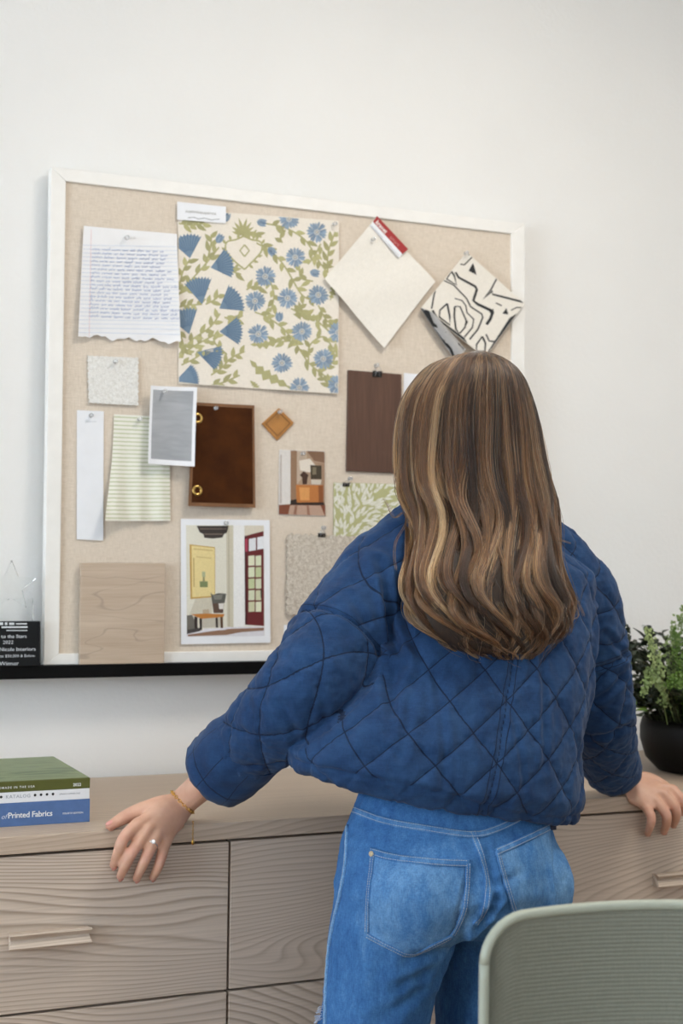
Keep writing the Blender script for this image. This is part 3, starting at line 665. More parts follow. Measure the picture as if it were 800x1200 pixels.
# 12 dark wood panel
def darkwood():
    t = NT('dark_walnut'); f = t.noise(t.coord('Object', (90, 90, 5)), 1, 5, .65, .3); g = t.noise(t.coord('Object', (500, 500, 12)), 1, 2)
    return t.done(t.mix(.4, t.ramp(f, [(.3, lin((76, 50, 38))), (.7, lin((102, 72, 56)))]), t.ramp(g, [(.3, lin((70, 46, 34))), (.7, lin((104, 74, 58)))])), .55)
tag(slabq('dark_wood_sample', [(408, 433.5), (470.5, 438.5), (471, 555), (406, 552)], PN + .0004, .006, darkwood()), 'dark walnut panel sample hung from a black binder clip', 'wood sample')
# 13 green leaf fabric
S = Sheet((390.5, 565.5), (478, 567.5), (480, 660), (390, 660), lambda u, v: .001 + .0025 * math.sin(u * 6) ** 2 * v, thick=.0006, nu=16, nv=16)
it = []; RL = random.Random(5)
for k in range(330):
    x, y = RL.uniform(388, 480), RL.uniform(562, 655); a = -1.0 + .9 * math.sin(x * .07 + y * .045) + RL.uniform(-.5, .5)
    it.append((leaf_poly((x, y), a, RL.uniform(8, 13), RL.uniform(2.6, 3.6), 5, RL.uniform(-.25, .25)), (238, 237, 228), k % 7))
    it += [(q, (206, 205, 168), k % 7 + .5) for q in stroke([(x, y), (x + 7 * math.cos(a), y + 7 * math.sin(a))], .5)]
tag(S.build('leaf_print_swatch', cloth_mat('sage_cotton', (186, 186, 136), var=.03), inks=inks_from(S, it)), 'fabric swatch with dense white leaves on sage green, by the shoulder', 'fabric swatch')
# 14 oatmeal weave
S = Sheet((335.5, 625.5), (420, 629), (418, 724), (334.5, 720), lambda u, v: .003 + .002 * v + .0005 * math.sin(60 * u) * math.sin(55 * v), thick=.003, nu=34, nv=34, edge=frayed(4))
tag(S.build('woven_fabric_swatch', boucle('oatmeal_weave', (184, 172, 156), (222, 214, 202), 330, .5)), 'oatmeal woven fabric swatch clipped beside the entryway photo', 'fabric swatch')
# 15 entryway photograph
def Z6(p): return (200 + p[0] / 6.154, 600 + p[1] / 6.154)
S = Sheet((211.5, 608), (315.5, 609.5), (316, 753), (211.5, 755), lambda u, v: .0015 + .002 * v, thick=.0004, nu=4, nv=4)
E_ = [([(108, 95), (668, 98), (672, 892), (112, 898)], (233, 230, 220), 0), ([(108, 95), (390, 96), (395, 830), (112, 880)], (226, 223, 208), 1), ([(200, 560), (300, 560), (290, 740), (130, 740), (150, 690)], (206, 200, 182), 2), ([(395, 96), (448, 96), (448, 832), (400, 826)], (206, 200, 180), 2), ([(410, 96), (418, 96), (420, 828), (412, 828)], (184, 176, 152), 3), ([(448, 96), (530, 97), (530, 825), (448, 832)], (240, 240, 238), 2),
      ([(526, 98), (668, 98), (668, 142), (528, 176)], (220, 213, 196), 2), ([(185, 100), (415, 100), (402, 150), (380, 160), (370, 184), (300, 192), (240, 186), (232, 160), (205, 145)], (58, 50, 46), 3), ([(205, 118), (398, 118), (395, 126), (208, 126)], (112, 98, 88), 4), ([(235, 156), (372, 156), (370, 164), (237, 164)], (120, 106, 96), 4),
      ([(133, 233), (316, 254), (316, 612), (138, 628)], (196, 158, 82), 3), ([(146, 242), (312, 260), (312, 604), (150, 616)], (232, 213, 152), 4), ([(160, 262), (300, 275), (300, 282), (160, 270)], (205, 180, 120), 5), ([(158, 330), (166, 330), (168, 540), (160, 540)], (190, 164, 108), 5), ([(222, 430), (244, 432), (246, 470), (224, 470)], (180, 186, 150), 5), ([(205, 500), (262, 500), (262, 542), (206, 542)], (128, 140, 96), 5), ([(228, 468), (240, 468), (242, 505), (226, 505)], (150, 150, 110), 6), ([(180, 320), (290, 330), (290, 336), (180, 328)], (208, 186, 126), 5),
      ([(283, 580), (300, 598), (340, 585), (396, 590), (384, 655), (296, 660)], (92, 92, 86), 5), ([(300, 600), (370, 595), (362, 630), (310, 632)], (128, 128, 120), 6), ([(296, 660), (380, 654), (372, 728), (305, 728)], (92, 72, 60), 5), ([(340, 660), (378, 657), (374, 700), (345, 700)], (226, 222, 216), 6), ([(112, 745), (150, 742), (200, 850), (112, 868)], (112, 108, 100), 3), ([(112, 850), (205, 835), (210, 858), (112, 880)], (72, 66, 66), 3), ([(215, 770), (350, 758), (350, 830), (220, 835)], (196, 190, 176), 3),
      ([(143, 738), (240, 732), (382, 736), (376, 756), (214, 770)], (192, 126, 58), 6), ([(165, 752), (188, 758), (188, 842), (168, 838)], (50, 36, 32), 6), ([(202, 768), (220, 768), (220, 852), (205, 850)], (42, 32, 30), 6), ([(318, 762), (334, 760), (336, 834), (320, 834)], (58, 50, 46), 6), ([(352, 757), (370, 756), (372, 836), (354, 836)], (84, 56, 34), 6), ([(225, 705), (270, 700), (275, 735), (228, 737)], (186, 168, 144), 5),
      ([(112, 868), (400, 830), (670, 826), (670, 892), (112, 897)], (222, 220, 226), 2), ([(118, 884), (300, 858), (420, 842), (668, 834), (664, 854), (500, 866), (400, 886), (120, 896)], (146, 112, 90), 4), ([(230, 840), (390, 836), (392, 850), (225, 860)], (228, 226, 232), 5),
      ([(528, 174), (666, 138), (668, 822), (532, 812)], (104, 32, 34), 3), ([(528, 174), (545, 170), (548, 812), (532, 812)], (74, 22, 26), 4), ([(532, 195), (548, 192), (550, 285), (534, 288)], (176, 62, 88), 5), ([(560, 196), (610, 185), (610, 275), (560, 284)], (226, 228, 232), 5), ([(620, 183), (668, 174), (668, 264), (620, 272)], (234, 236, 240), 5)]
for r in range(5):
    y0, y1 = 315 + r * 83, 315 + r * 83 + 73
    for c, (x0, x1) in enumerate(((556, 600), (608, 648))): E_.append(([(x0, y0 + 2), (x1, y0 - 2), (x1, y1 - 2), (x0, y1)], ((226, 228, 200), (220, 226, 196), (196, 206, 160), (214, 218, 190), (206, 206, 172))[(r + c) % 5], 5))
E_.append(([(642, 560), (652, 560), (652, 620), (644, 622)], (60, 62, 52), 6))
tag(S.build('entryway_photo', CARDW, inks=inks_from(S, [([Z6(p) for p in P], c, l) for P, c, l in E_]), smooth=False), 'white bordered photo of an entryway with a dark red glazed door', 'photo')
# 16 pale oak board standing on the ledge
def oaksample():
    t = NT('pale_oak_sample'); f = t.noise(t.coord('Object', (3, 3, 42)), 1, 4, .6, .6); g = t.noise(t.coord('Object', (8, 8, 420)), 1, 2); h = t.noise(t.coord('Object', (5, 5, 22), (.3, 0, .1)), 1, 1, .4, .3)
    c = t.mix(.35, t.ramp(f, [(.3, lin((182, 160, 138))), (.7, lin((206, 187, 166)))]), t.ramp(g, [(.3, lin((178, 157, 136))), (.7, lin((208, 190, 170)))]))
    return t.done(t.mix(t.ramp(t.math('ABSOLUTE', t.math('SUBTRACT', h, .5)), [(0, (.5, .5, .5, 1)), (.012, (0, 0, 0, 1))]), c, lin((150, 132, 118))), .55)
q = [st(*p, .013) for p in ((95, 659.5), (193.5, 660), (195, 760), (97, 760))]; q[2] = np.array([q[1][0], .0005]); q[3] = np.array([q[0][0], .0005])
P = [BL(*p, .001) for p in q]; mb = MB(); mb.prism(P[::-1], EN * .012)
tag(mb.build('pale_oak_sample', oaksample(), None, bevel=.0008, segs=1, loc=tuple(np.mean(P, axis=0))), 'square pale oak board sample standing on the ledge against the pin board', 'wood sample')
# 17, 18 small white cards
S = Sheet((473, 437), (505, 440), (505, 482), (472, 480), thick=.0006, nu=2, nv=2); tag(S.build('blank_card', CARDW), 'white card mostly hidden behind the head, beside the dark walnut panel', 'card')
S = Sheet((332.5, 732), (356, 733), (356, 762), (332, 761), thick=.0006, nu=2, nv=2); tag(S.build('blank_card', CARDW), 'little white card under the oatmeal swatch, mostly hidden by the sleeve', 'card')

# clear push pins and black binder clips
CLEAR = NT('clear_plastic').done((.93, .94, .95, 1), .08, None, Transmission_Weight=.75, IOR=1.45, Alpha=1.0)
STEEL = plain('steel', (200, 202, 206), .25, .03, 40, Metallic=1.0)
def pin(px, py, n, what, size=1.0):
    c = BL(*st(px, py, n), n); root = None
    prof = [(0.0, 0), (.0042, 0), (.0044, .001), (.0030, .0022), (.0026, .0065), (.0042, .0085), (.0044, .0098), (.0038, .0106), (0.0, .0108)]
    def lath(pr):
        mb = MB(); a, b = ES, ET; R = []
        for r, z in pr: R.append([EN * z * size + (a * math.cos(2 * PI * j / 14) + b * math.sin(2 * PI * j / 14)) * max(r, .00005) * size for j in range(14)])
        mb.rings(R); return mb
    o = lath(prof).build('push_pin', CLEAR, None, smooth=True); o.location = tuple(c + EN * .0006)
    ne = lath([(.0006, -.012), (.0006, .0)]).build('needle', STEEL, o)
    tag(o, 'clear push pin ' + what, 'push pin', 'clear push pins on the board')
pin(148, 279, .0055, 'holding the handwritten note'); pin(391, 263, -.001, 'at the upper right corner of the floral fabric'); pin(134.5, 424, .0005, 'in the nubby white fabric'); pin(106, 487, -.0045, 'at the top of the narrow white card')
pin(163, 491.5, .002, 'in the green striped fabric'); pin(252, 478.5, .005, 'at the top of the brown swatch'); pin(327, 483, .000, 'in the tan diamond chip'); pin(354, 531.5, -.003, 'on the sideboard photo')
pin(264, 613, -.003, 'on the entryway photo'); pin(436, 281, .007, 'beside the red label of the cream swatch'); pin(545, 297, .0105, 'on top of the black and white swatch'); pin(440, 428.5, PN, 'above the clip of the dark walnut panel')
pin(409, 561, PN, 'above the clip of the leaf fabric'); pin(378, 618.5, PN, 'above the clip of the oatmeal fabric'); pin(192, 459, .022, 'at the top of the grey print')
CLIPB = plain('black_clip', (20, 20, 22), .35, .05)
def clip(px, py, n, w, h, what):
    c = BL(*st(px, py, n), n); mb = MB()
    mb.prism([ES * s * w / 2 + ET * z + EN * d for s, z, d in ((-1, -h, .0005), (1, -h, .0005), (1, 0, .003), (-1, 0, .003))], EN * .0008); mb.prism([ES * s * w / 2 + ET * z for s, z in ((-1, 0), (1, 0), (1, .0012), (-1, .0012))], EN * .004)
    o = mb.build('binder_clip', CLIPB, None, bevel=.0003, segs=1); o.location = tuple(c)
    for sg in (1, -1):
        P = [ES * x * w + ET * z + EN * d for x, z, d in ((-.3, -.3 * h, .003), (-.3, .3 * h, .006), (-.16, .9 * h, .007), (.16, .9 * h, .007), (.3, .3 * h, .006), (.3, -.3 * h, .003))]
        if sg < 0: P = [ES * x * w + ET * z + EN * d for x, z, d in ((-.22, -.9 * h, .0032), (-.2, -.2 * h, .0042), (.0, .1 * h, .005), (.2, -.2 * h, .0042), (.22, -.9 * h, .0032))]
        mb = MB(); mb.tube(P, .0006, 6); mb.build('wire_handle', STEEL, o, smooth=True)
    tag(o, 'small black binder clip ' + what, 'binder clip', 'black binder clips on the board')
clip(441.5, 435.5, .0, .024, .0125, 'on the dark walnut panel'); clip(405, 566.5, -.004, .017, .007, 'on the sage leaf fabric'); clip(376.5, 625.5, -.001, .018, .008, 'on the oatmeal woven fabric')

# ------------------------------------------------------------------ award on the ledge (runs out of the frame on the left)
YA = -.082
def ap(px, py): p = on_y(px, py, YA); return p[0], p[2]
ax1, az1 = ap(48, 728); ax0 = ap(-26, 728)[0]
aw = empty('award_trophy', ((ax0 + ax1) / 2, -.06, LEDGETOP)); tag(aw, 'award with a clear star over a black lettered plaque, on the ledge', 'award')
mb = MB(); mb.prism([(ax0, YA, LEDGETOP), (ax1, YA, LEDGETOP), (ax1, YA + .004, az1), (ax0, YA + .004, az1)], (0, .016, 0)); PLQ = plain('black_plaque', (9, 10, 12), .3, .05, 30, Specular_IOR_Level=.25)
bpart(mb, 'plaque', PLQ, aw, bevel=.001, segs=1)
ACR = NT('clear_acrylic').done((.975, .985, .98, 1), .03, None, Transmission_Weight=1.0, IOR=1.3)
sx0, sz0 = ap(-14, 731); sx1, sz1 = ap(40, 704)
mb = MB(); mb.box(sx0, sx1, YA + .006, YA + .018, sz0 - .03, sz1 + .004); bpart(mb, 'clear_block', ACR, aw, bevel=.001, segs=1)
cx, cz = ap(14, 687); rr = (687 - 657) / 1700 * np.linalg.norm(np.array([cx, YA, cz]) - CAM)
mb = MB(); mb.prism([(cx + r * math.sin(k * PI / 5), YA + .003, cz + r * math.cos(k * PI / 5)) for k in range(10) for r in ((rr if k % 2 == 0 else rr * .45),)], (0, .012, 0)); bpart(mb, 'star', ACR, aw, bevel=.0008, segs=1)
SILV = plain('silver_lettering', (214, 218, 222), .5, .02)
mb = MB()
def plaque_text(body, px, py, hpx, align, bold=0.0, spacing=1.0):
    vs, fs = text_mesh(body, 1.37, bold, 0, spacing, align); k = np.linalg.norm(np.array([ax1, YA, az1]) - CAM) / 1700 * hpx; x0, z0 = ap(px, py)
    P = [(x0 + x * k / .9, YA - .0006 + .004 * min(1, max(0, (z0 + y * k - LEDGETOP) / (az1 - LEDGETOP))), z0 + y * k) for x, y in vs]
    mb.add(P, fs)
plaque_text('Salute to the Stars', 31.5, 747.5, 4.0, 'RIGHT', .01); plaque_text('2022', 16, 754.5, 4.0, 'RIGHT'); plaque_text('h Nicole Interiors', 42, 762.5, 4.2, 'RIGHT', .01); plaque_text('Projects $50,000 & Below', 41, 769.8, 3.2, 'RIGHT'); plaque_text('Winner', 22, 779.4, 4.6, 'RIGHT', .0)
for (a, b, c, d) in ((-8, 4, 729.5, 732.5), (6, 9, 729.5, 732.5), (11, 17, 729.8, 732.4), (19, 32, 730.4, 731.8), (2, 32.5, 734.2, 735.8)):
    x0, zt = ap(a, c); x1, zb = ap(b, d); mb.add([(x0, YA + .0022, zb), (x1, YA + .0022, zb), (x1, YA + .0028, zt), (x0, YA + .0028, zt)], [(0, 1, 2, 3)])
for k in range(14):
    x0, zt = ap(8 + k * 1.75, 738.2); x1, zb = ap(9.2 + k * 1.75, 739.6); mb.add([(x0, YA + .002, zb), (x1, YA + .002, zb), (x1, YA + .0024, zt), (x0, YA + .0024, zt)], [(0, 1, 2, 3)])
bpart(mb, 'lettering', SILV, aw)['kind'] = 'stuff'

# ------------------------------------------------------------------ books on the dresser
def zat(px, py, y): return on_y(px, py, y)[2]
pb = on_z(105, 963, TOPZ); YS = pb[1]; BX1 = pb[0]
bk = on_z(62, 886, zat(104, 911, YS)); DEP = bk[1] - YS
zs = [TOPZ, zat(105, 936, YS), zat(105, 923.5, YS), zat(104, 911.5, YS)]
BKL = .285
def book(name, z0, z1, x1, ys, dep, cover, label, top=None, spine_items=(), ln=BKL, hard=.0025):
    x0 = x1 - ln; r = empty(name, ((x0 + x1) / 2, ys + dep / 2, z0)); tag(r, label, 'book', 'stacked books on the dresser')
    mb = MB(); mb.box(x0, x1, ys, ys + dep, z0, z0 + hard); mb.box(x0, x1, ys, ys + .0035, z0 + hard, z1 - hard); mb.box(x0, x1, ys, ys + dep, z1 - hard, z1)
    bpart(mb, 'cover', [cover], r, bevel=.0006, segs=1)
    mb = MB(); mb.box(x0 + .003, x1 - .003, ys + .0036, ys + dep - .003, z0 + hard, z1 - hard); bpart(mb, 'pages', PAPER, r)
    if top is not None:
        mb = MB(); mb.box(x0 + .0005, x1 - .0005, ys + .006, ys + dep - .0005, z1, z1 + .0003); bpart(mb, 'cover_picture', top, r)
    if spine_items:
        mb = MB(); ms = []
        for kind, body, px, py, hp, al, bold, shear, col, sp in spine_items:
            ms.append(plain('spine_ink', col, .6, .01)); mi = len(ms) - 1; p = on_y(px, py, ys); k = np.linalg.norm(p - CAM) / 1700 * hp
            if kind == 'text':
                vs, fs = text_mesh(body, 1.37, bold, shear, sp, al); mb.add([(p[0] + x * k, ys - .0005, p[2] + y * k) for x, y in vs], [f[::1] for f in fs], mi)
            else:
                m2 = MB(); m2.add([(p[0] + k * math.cos(2 * PI * j / 14), ys - .0005, p[2] + k * math.sin(2 * PI * j / 14)) for j in range(14)], [tuple(range(14))]); bpart(m2, 'printed_dot', [ms[mi]], r)
        bpart(mb, 'lettering', ms, r)['kind'] = 'stuff'
    return r
W_ = (236, 238, 240)
book('hardback_book', zs[0], zs[1], BX1, YS, DEP * 1.0, plain('blue_cloth', (82, 112, 162), .7, .03, 80), 'thick blue book of fabrics at the bottom of the stack',
     spine_items=[('text', 'of', 7.5, 959.5, 5.6, 'RIGHT', 0.0, .3, (200, 208, 226), 1), ('text', 'Printed Fabrics', 9, 959.0, 6.6, 'LEFT', .016, 0, W_, .93), ('text', 'FOURTH EDITION', 97.5, 953.0, 2.1, 'RIGHT', .01, 0, W_, 1.0)])
book('paperback_book', zs[1], zs[2], BX1 - .001, YS + .0005, DEP * .99, plain('white_cover', (232, 234, 238), .55, .01), 'white catalogue with black dots along its spine, middle of the stack', hard=.0012,
     spine_items=[('dot', '', x, y, 1.5, 'LEFT', 0, 0, (24, 28, 32), 1) for x, y in ((1.2, 934.0), (41, 931.7), (48, 931.3), (55, 930.9), (62, 930.5))] + [('text', 'KATALOG', 6.5, 935.8, 4.0, 'LEFT', 0.0, 0, (150, 156, 166), 1.15), ('text', 'SPRING SUMMER 2022', 94, 930.2, 1.8, 'RIGHT', 0.0, 0, (120, 124, 130), 1.0)])
def meadow():
    t = NT('meadow_cover'); f = t.noise(t.coord('Object', (6, 22, 1)), 1.5, 4, .6, .8); g = t.noise(t.coord('Object', (14, 60, 1)), 1, 4, .7); sx = t.n('ShaderNodeSeparateXYZ'); t.l(t.coord('Object'), sx.inputs[0])
    base = t.ramp(f, [(.3, lin((92, 110, 84))), (.5, lin((138, 152, 112))), (.7, lin((112, 128, 104)))])
    m = t.math('MULTIPLY', t.ramp(g, [(.47, (0, 0, 0, 1)), (.56, (1, 1, 1, 1))]), t.ramp(t.math('ADD', t.math('MULTIPLY', sx.outputs[0], 4), .5), [(.45, (1, 1, 1, 1)), (.85, (0, 0, 0, 1))]))
    return t.done(t.mix(m, base, lin((196, 164, 72))), .4)
book('paperback_book', zs[2], zs[3], BX1 - .0005, YS, DEP * 1.0, plain('olive_cover', (84, 88, 30), .5, .03), 'green catalogue with a meadow cover, on top of the stack', meadow(), hard=.0012,
     spine_items=[('text', 'HANDMADE IN THE USA', 40.5, 922.6, 2.5, 'RIGHT', .02, 0, W_, 1.35), ('text', '2022', 95, 920.8, 3.4, 'RIGHT', .03, 0, W_, 1.0)])
# ------------------------------------------------------------------ the person at the dresser, seen from behind
def mesh_from(mb):
    me = bpy.data.meshes.new('m'); me.from_pydata(mb.v, [], mb.f); me.update(); return me
def voxel_union(mb, size, smooth_it=4, lam=.5, decimate=None):
    """grow one continuous surface over overlapping closed shapes; returns numpy verts and list of faces"""
    me = mesh_from(mb)
    bm = bmesh.new(); bm.from_mesh(me); bmesh.ops.recalc_face_normals(bm, faces=bm.faces); bm.to_mesh(me); bm.free()
    o = bpy.data.objects.new('m', me); COL.objects.link(o)
    md = o.modifiers.new('r', 'REMESH'); md.mode = 'VOXEL'; md.voxel_size = size; md.adaptivity = 0
    if smooth_it:
        ms = o.modifiers.new('s', 'SMOOTH'); ms.factor = lam; ms.iterations = smooth_it
    if decimate:
        dm = o.modifiers.new('d', 'DECIMATE'); dm.ratio = decimate
    dg = bpy.context.evaluated_depsgraph_get(); dg.update(); ev = o.evaluated_get(dg)
    out = bpy.data.meshes.new_from_object(ev)
    bpy.data.objects.remove(o); bpy.data.meshes.remove(me)
    return out
def mesh_np(me):
    v = np.empty(len(me.vertices) * 3); me.vertices.foreach_get('co', v)
    n = np.empty(len(me.vertices) * 3); me.vertices.foreach_get('normal', n)
    return v.reshape(-1, 3), n.reshape(-1, 3)
def set_co(me, v): me.vertices.foreach_set('co', np.asarray(v, float).ravel()); me.update()
def shade_smooth(me): me.polygons.foreach_set('use_smooth', np.ones(len(me.polygons), bool)); me.update()
def attr(me, name, arr, typ='FLOAT'):
    a = me.attributes.new(name, typ, 'POINT'); a.data.foreach_set('value' if typ == 'FLOAT' else 'vector', np.asarray(arr, np.float32).ravel())
def fbm(P, scale, octv=3, seed=0.0):
    f = mnoise.fractal; return np.array([f((p[0] * scale + seed, p[1] * scale, p[2] * scale), .7, 2.1, octv) for p in P])
def ell(mb, c, r, rot=None, nu=20, nv=12):
    R = []
    for i in range(nv + 1):
        th = PI * i / nv; s = max(math.sin(th), .003)
        ring = []
        for j in range(nu):
            p = np.array([r[0] * s * math.cos(2 * PI * j / nu), r[1] * s * math.sin(2 * PI * j / nu), r[2] * math.cos(th)])
            if rot is not None: p = rot @ p
            ring.append(p + c)
        R.append(ring)
    mb.rings(R)
def capsule(mb, P, r, n=14, r2=None, up=None, samples=None):
    """rounded tapering limb through joints P"""
    P = np.asarray(P, float); r = np.asarray(r, float); k = len(P)
    m = samples or 8 * k
    Q = spline(P, m); t = np.linspace(0, k - 1, m); rr = np.interp(t, np.arange(k), r); rb = rr if r2 is None else np.interp(t, np.arange(k), r2)
    d0 = (Q[0] - Q[1]) / np.linalg.norm(Q[0] - Q[1]); d1 = (Q[-1] - Q[-2]) / np.linalg.norm(Q[-1] - Q[-2])
    pre = [(Q[0] + d0 * rr[0] * math.sin(a), math.cos(a)) for a in (1.45, 1.05, .6)]; post = [(Q[-1] + d1 * rr[-1] * math.sin(a), math.cos(a)) for a in (.6, 1.05, 1.45)]
    QQ = np.vstack([[p for p, _ in pre], Q, [p for p, _ in post]])
    ra = np.concatenate([[c * rr[0] for _, c in pre], rr, [c * rr[-1] for _, c in post]]); rc = np.concatenate([[c * rb[0] for _, c in pre], rb, [c * rb[-1] for _, c in post]])
    mb.rings(tube_rings(QQ, ra, n, rc, up))

person = None
# landmarks (photo point carried to its depth in the room)
HEADC = on_y(553, 494, -.800)
SHL, SHR = on_y(450, 672, -.800), on_y(682, 694, -.780)
def hz(px, py, z): return on_z(px, py, z)
WL = on_y(214, 940, -.575); ELL = on_y(352, 820, -.850)
WR = on_y(727, 919, -.575); ELR = on_y(704, 834, -.735)
HIP = on_y(524, 1040, -.915); WAIST = on_y(527, 952, -.895)
CHEST = on_y(552, 740, -.815)
NECK0 = on_y(562, 628, -.800)

# ---- body: one surface
bd = MB()
ex_h = np.array([1.0, 0, 0])
# head: turned a little to the left and down
yawH = math.radians(14); FWD = np.array([-math.sin(yawH), math.cos(yawH), -.12]); FWD /= np.linalg.norm(FWD); SIDE = np.cross(FWD, (0, 0, 1)); SIDE /= np.linalg.norm(SIDE); UPH = np.cross(SIDE, FWD)
RH = np.stack([SIDE, FWD, UPH], 1)
def HP(x, y, z): return HEADC + RH @ np.array([x, y, z])
ell(bd, HP(0, -.008, .018), (.070, .090, .084), RH); ell(bd, HP(0, .028, -.045), (.058, .062, .072), RH); ell(bd, HP(0, .058, -.088), (.030, .028, .024), RH)
capsule(bd, [HP(0, .088, .012), HP(0, .104, -.022), HP(0, .100, -.034)], [.008, .011, .012], 10)          # nose
for s in (-1, 1):
    ell(bd, HP(s * .030, .077, .012), (.013, .010, .008), RH, 12, 8); ell(bd, HP(s * .036, .062, -.030), (.020, .018, .016), RH, 12, 8); ell(bd, HP(s * .013, .094, -.034), (.008, .009, .006), RH, 10, 6)
    ell(bd, HP(s * .076, .000, -.008), (.009, .018, .030), RH, 12, 8)
ell(bd, HP(0, .086, -.056), (.022, .010, .006), RH, 12, 8); ell(bd, HP(0, .085, -.067), (.019, .010, .006), RH, 12, 8)
capsule(bd, [HP(0, -.012, -.06), (NECK0 + HEADC) / 2 + (0, -.012, -.02), NECK0 + (0, -.005, -.03)], [.054, .052, .062])
# torso and pelvis inside the clothes
def ring_at(c, a, b, n=26, p=2.3, dz=lambda th: 0):
    R = []
    for j in range(n):
        th = 2 * PI * j / n; cs, sn = math.cos(th), math.sin(th)
        R.append((c[0] + a * math.copysign(abs(cs) ** (2 / p), cs), c[1] + b * math.copysign(abs(sn) ** (2 / p), sn), c[2] + dz(th)))
    return R
bd.rings([ring_at(HIP + (0, .01, -.03), .12, .085), ring_at(HIP + (0, .01, 0), .150, .095), ring_at(WAIST + (0, 0, .01), .135, .09), ring_at((WAIST + CHEST) / 2, .135, .09), ring_at(CHEST, .150, .095), ring_at((SHL + SHR) / 2 + (0, 0, -.03), .15, .075), ring_at(NECK0 + (0, 0, -.035), .08, .055)])
ARM_R = ([.050, .048, .040, .030, .0245])
FL = WL * .25 + ELL * .75; FR = WR * .3 + ELR * .7
capsule(bd, [SHL, (SHL + ELL) / 2, ELL, (ELL + WL) / 2, WL], ARM_R, 16); capsule(bd, [SHR, (SHR + ELR) / 2, ELR, (ELR + WR) / 2, WR], ARM_R, 16)
# legs and feet
HJL, HJR = on_y(468, 1062, -.905), on_y(598, 1056, -.900)
KNL = np.array([HJL[0] - .085, -.86, .44]); KNR = np.array([HJR[0] + .035, -.83, .44])
ANL = np.array([KNL[0] - .06, -.95, .085]); ANR = np.array([KNR[0] + .045, -.93, .085])
LEGL = [on_y(466, 1062, -.908), on_y(448, 1135, -.900), on_y(436, 1205, -.895), KNL, (KNL + ANL) / 2, ANL]
LEGR = [on_y(588, 1062, -.895), on_y(578, 1135, -.875), on_y(573, 1205, -.860), KNR, (KNR + ANR) / 2, ANR]
for leg_ in (LEGL, LEGR):
    f = leg_[-1]; capsule(bd, leg_, [.070, .068, .064, .052, .050, .038], 18)
    capsule(bd, [f + (0, -.02, -.045), f + (0, .06, -.055), f + (0, .14, -.062)], [.034, .036, .022], 14)
# hands
def hand(W, palm, fingers, thumb, prad):
    """wrist, palm outline knuckles, finger joint chains"""
    cen = np.mean([f[0][0] for f in fingers], axis=0)
    for f, r in fingers:
        k0 = f[0]; mid = W * .45 + k0 * .55
        capsule(bd, [W * .8 + k0 * .2, mid + palm * .001, k0], [.0120, .0120, .0116], 12, samples=16)
        capsule(bd, f, r, 12, samples=26)
    wv = fingers[0][0][0] - fingers[3][0][0]; wd = np.linalg.norm(wv) / 2; nrm = np.cross(wv, cen - W); nrm /= np.linalg.norm(nrm)
    capsule(bd, [W, W * .6 + cen * .4, cen * .88 + W * .12], [.0200, .0180, .0130], 20, [.0255, wd * .9 + .005, wd + .004], nrm, 20)
    t, r = thumb; capsule(bd, t, r, 12, samples=26)
    capsule(bd, [W * .75 + t[0] * .25, t[0], t[1]], [.018, .0175, .0150], 12, samples=18)
zs_ = .0
def F(*pts): return np.array(pts)
def lk(px, py, z): return on_z(px, py, z)
def ly(px, py, y): return on_y(px, py, y)
RF_ = [.0120, .0104, .0094, .0074]
KY, PY_, DY, TY = -.629, -.650, -.645, -.614
LH = [(F(ly(161, 966, KY), ly(145, 982, PY_), ly(138, 1000, DY), ly(133, 1014, TY)), RF_),
      (F(ly(171.5, 973, KY - .004), ly(155, 998, PY_ - .004), ly(147, 1014, DY - .003), ly(141, 1027, TY)), RF_),
      (F(ly(182.5, 980, KY - .004), ly(171.5, 1004, PY_ - .004), ly(165, 1018, DY - .003), ly(160, 1029.5, TY)), [.0116, .0100, .0090, .0072]),
      (F(ly(193.5, 987, KY), ly(188, 1008, PY_), ly(183.5, 1020, DY), ly(179, 1028.5, TY)), [.0108, .0092, .0083, .0066])]
LT = (F(ly(187, 944, -.585), ly(162, 951.5, -.590), ly(145, 958.5, -.596), ly(129, 968, -.604)), [.0175, .0150, .0122, .0090])
hand(WL, np.array([0, 0, 1.0]), LH, LT, .02)
RHD = [(F(ly(757, 945, KY), ly(763, 958, PY_), ly(761.5, 968, DY), ly(758.5, 977, TY)), [.0108, .0094, .0085, .0068]),
       (F(ly(768, 938, KY - .004), ly(780, 954, PY_ - .004), ly(780.5, 965, DY - .003), ly(777.5, 975, TY)), RF_),
       (F(ly(778.5, 931, KY - .004), ly(791, 947, PY_ - .004), ly(792, 958, DY - .003), ly(788.5, 967, TY)), RF_),
       (F(ly(788, 925.5, KY), ly(798, 937, PY_), ly(799.5, 945, DY), ly(797, 953, TY)), [.0116, .0100, .0090, .0072])]
RT = (F(ly(754, 914, -.585), ly(768, 917, -.592), ly(779, 922, -.600), ly(788, 929, -.608)), [.0165, .0140, .0115, .0088])
hand(WR, np.array([0, 0, 1.0]), RHD, RT, .02)
bme = voxel_union(bd, .0024, 5, .5, .30); shade_smooth(bme)
bv, bn = mesh_np(bme)
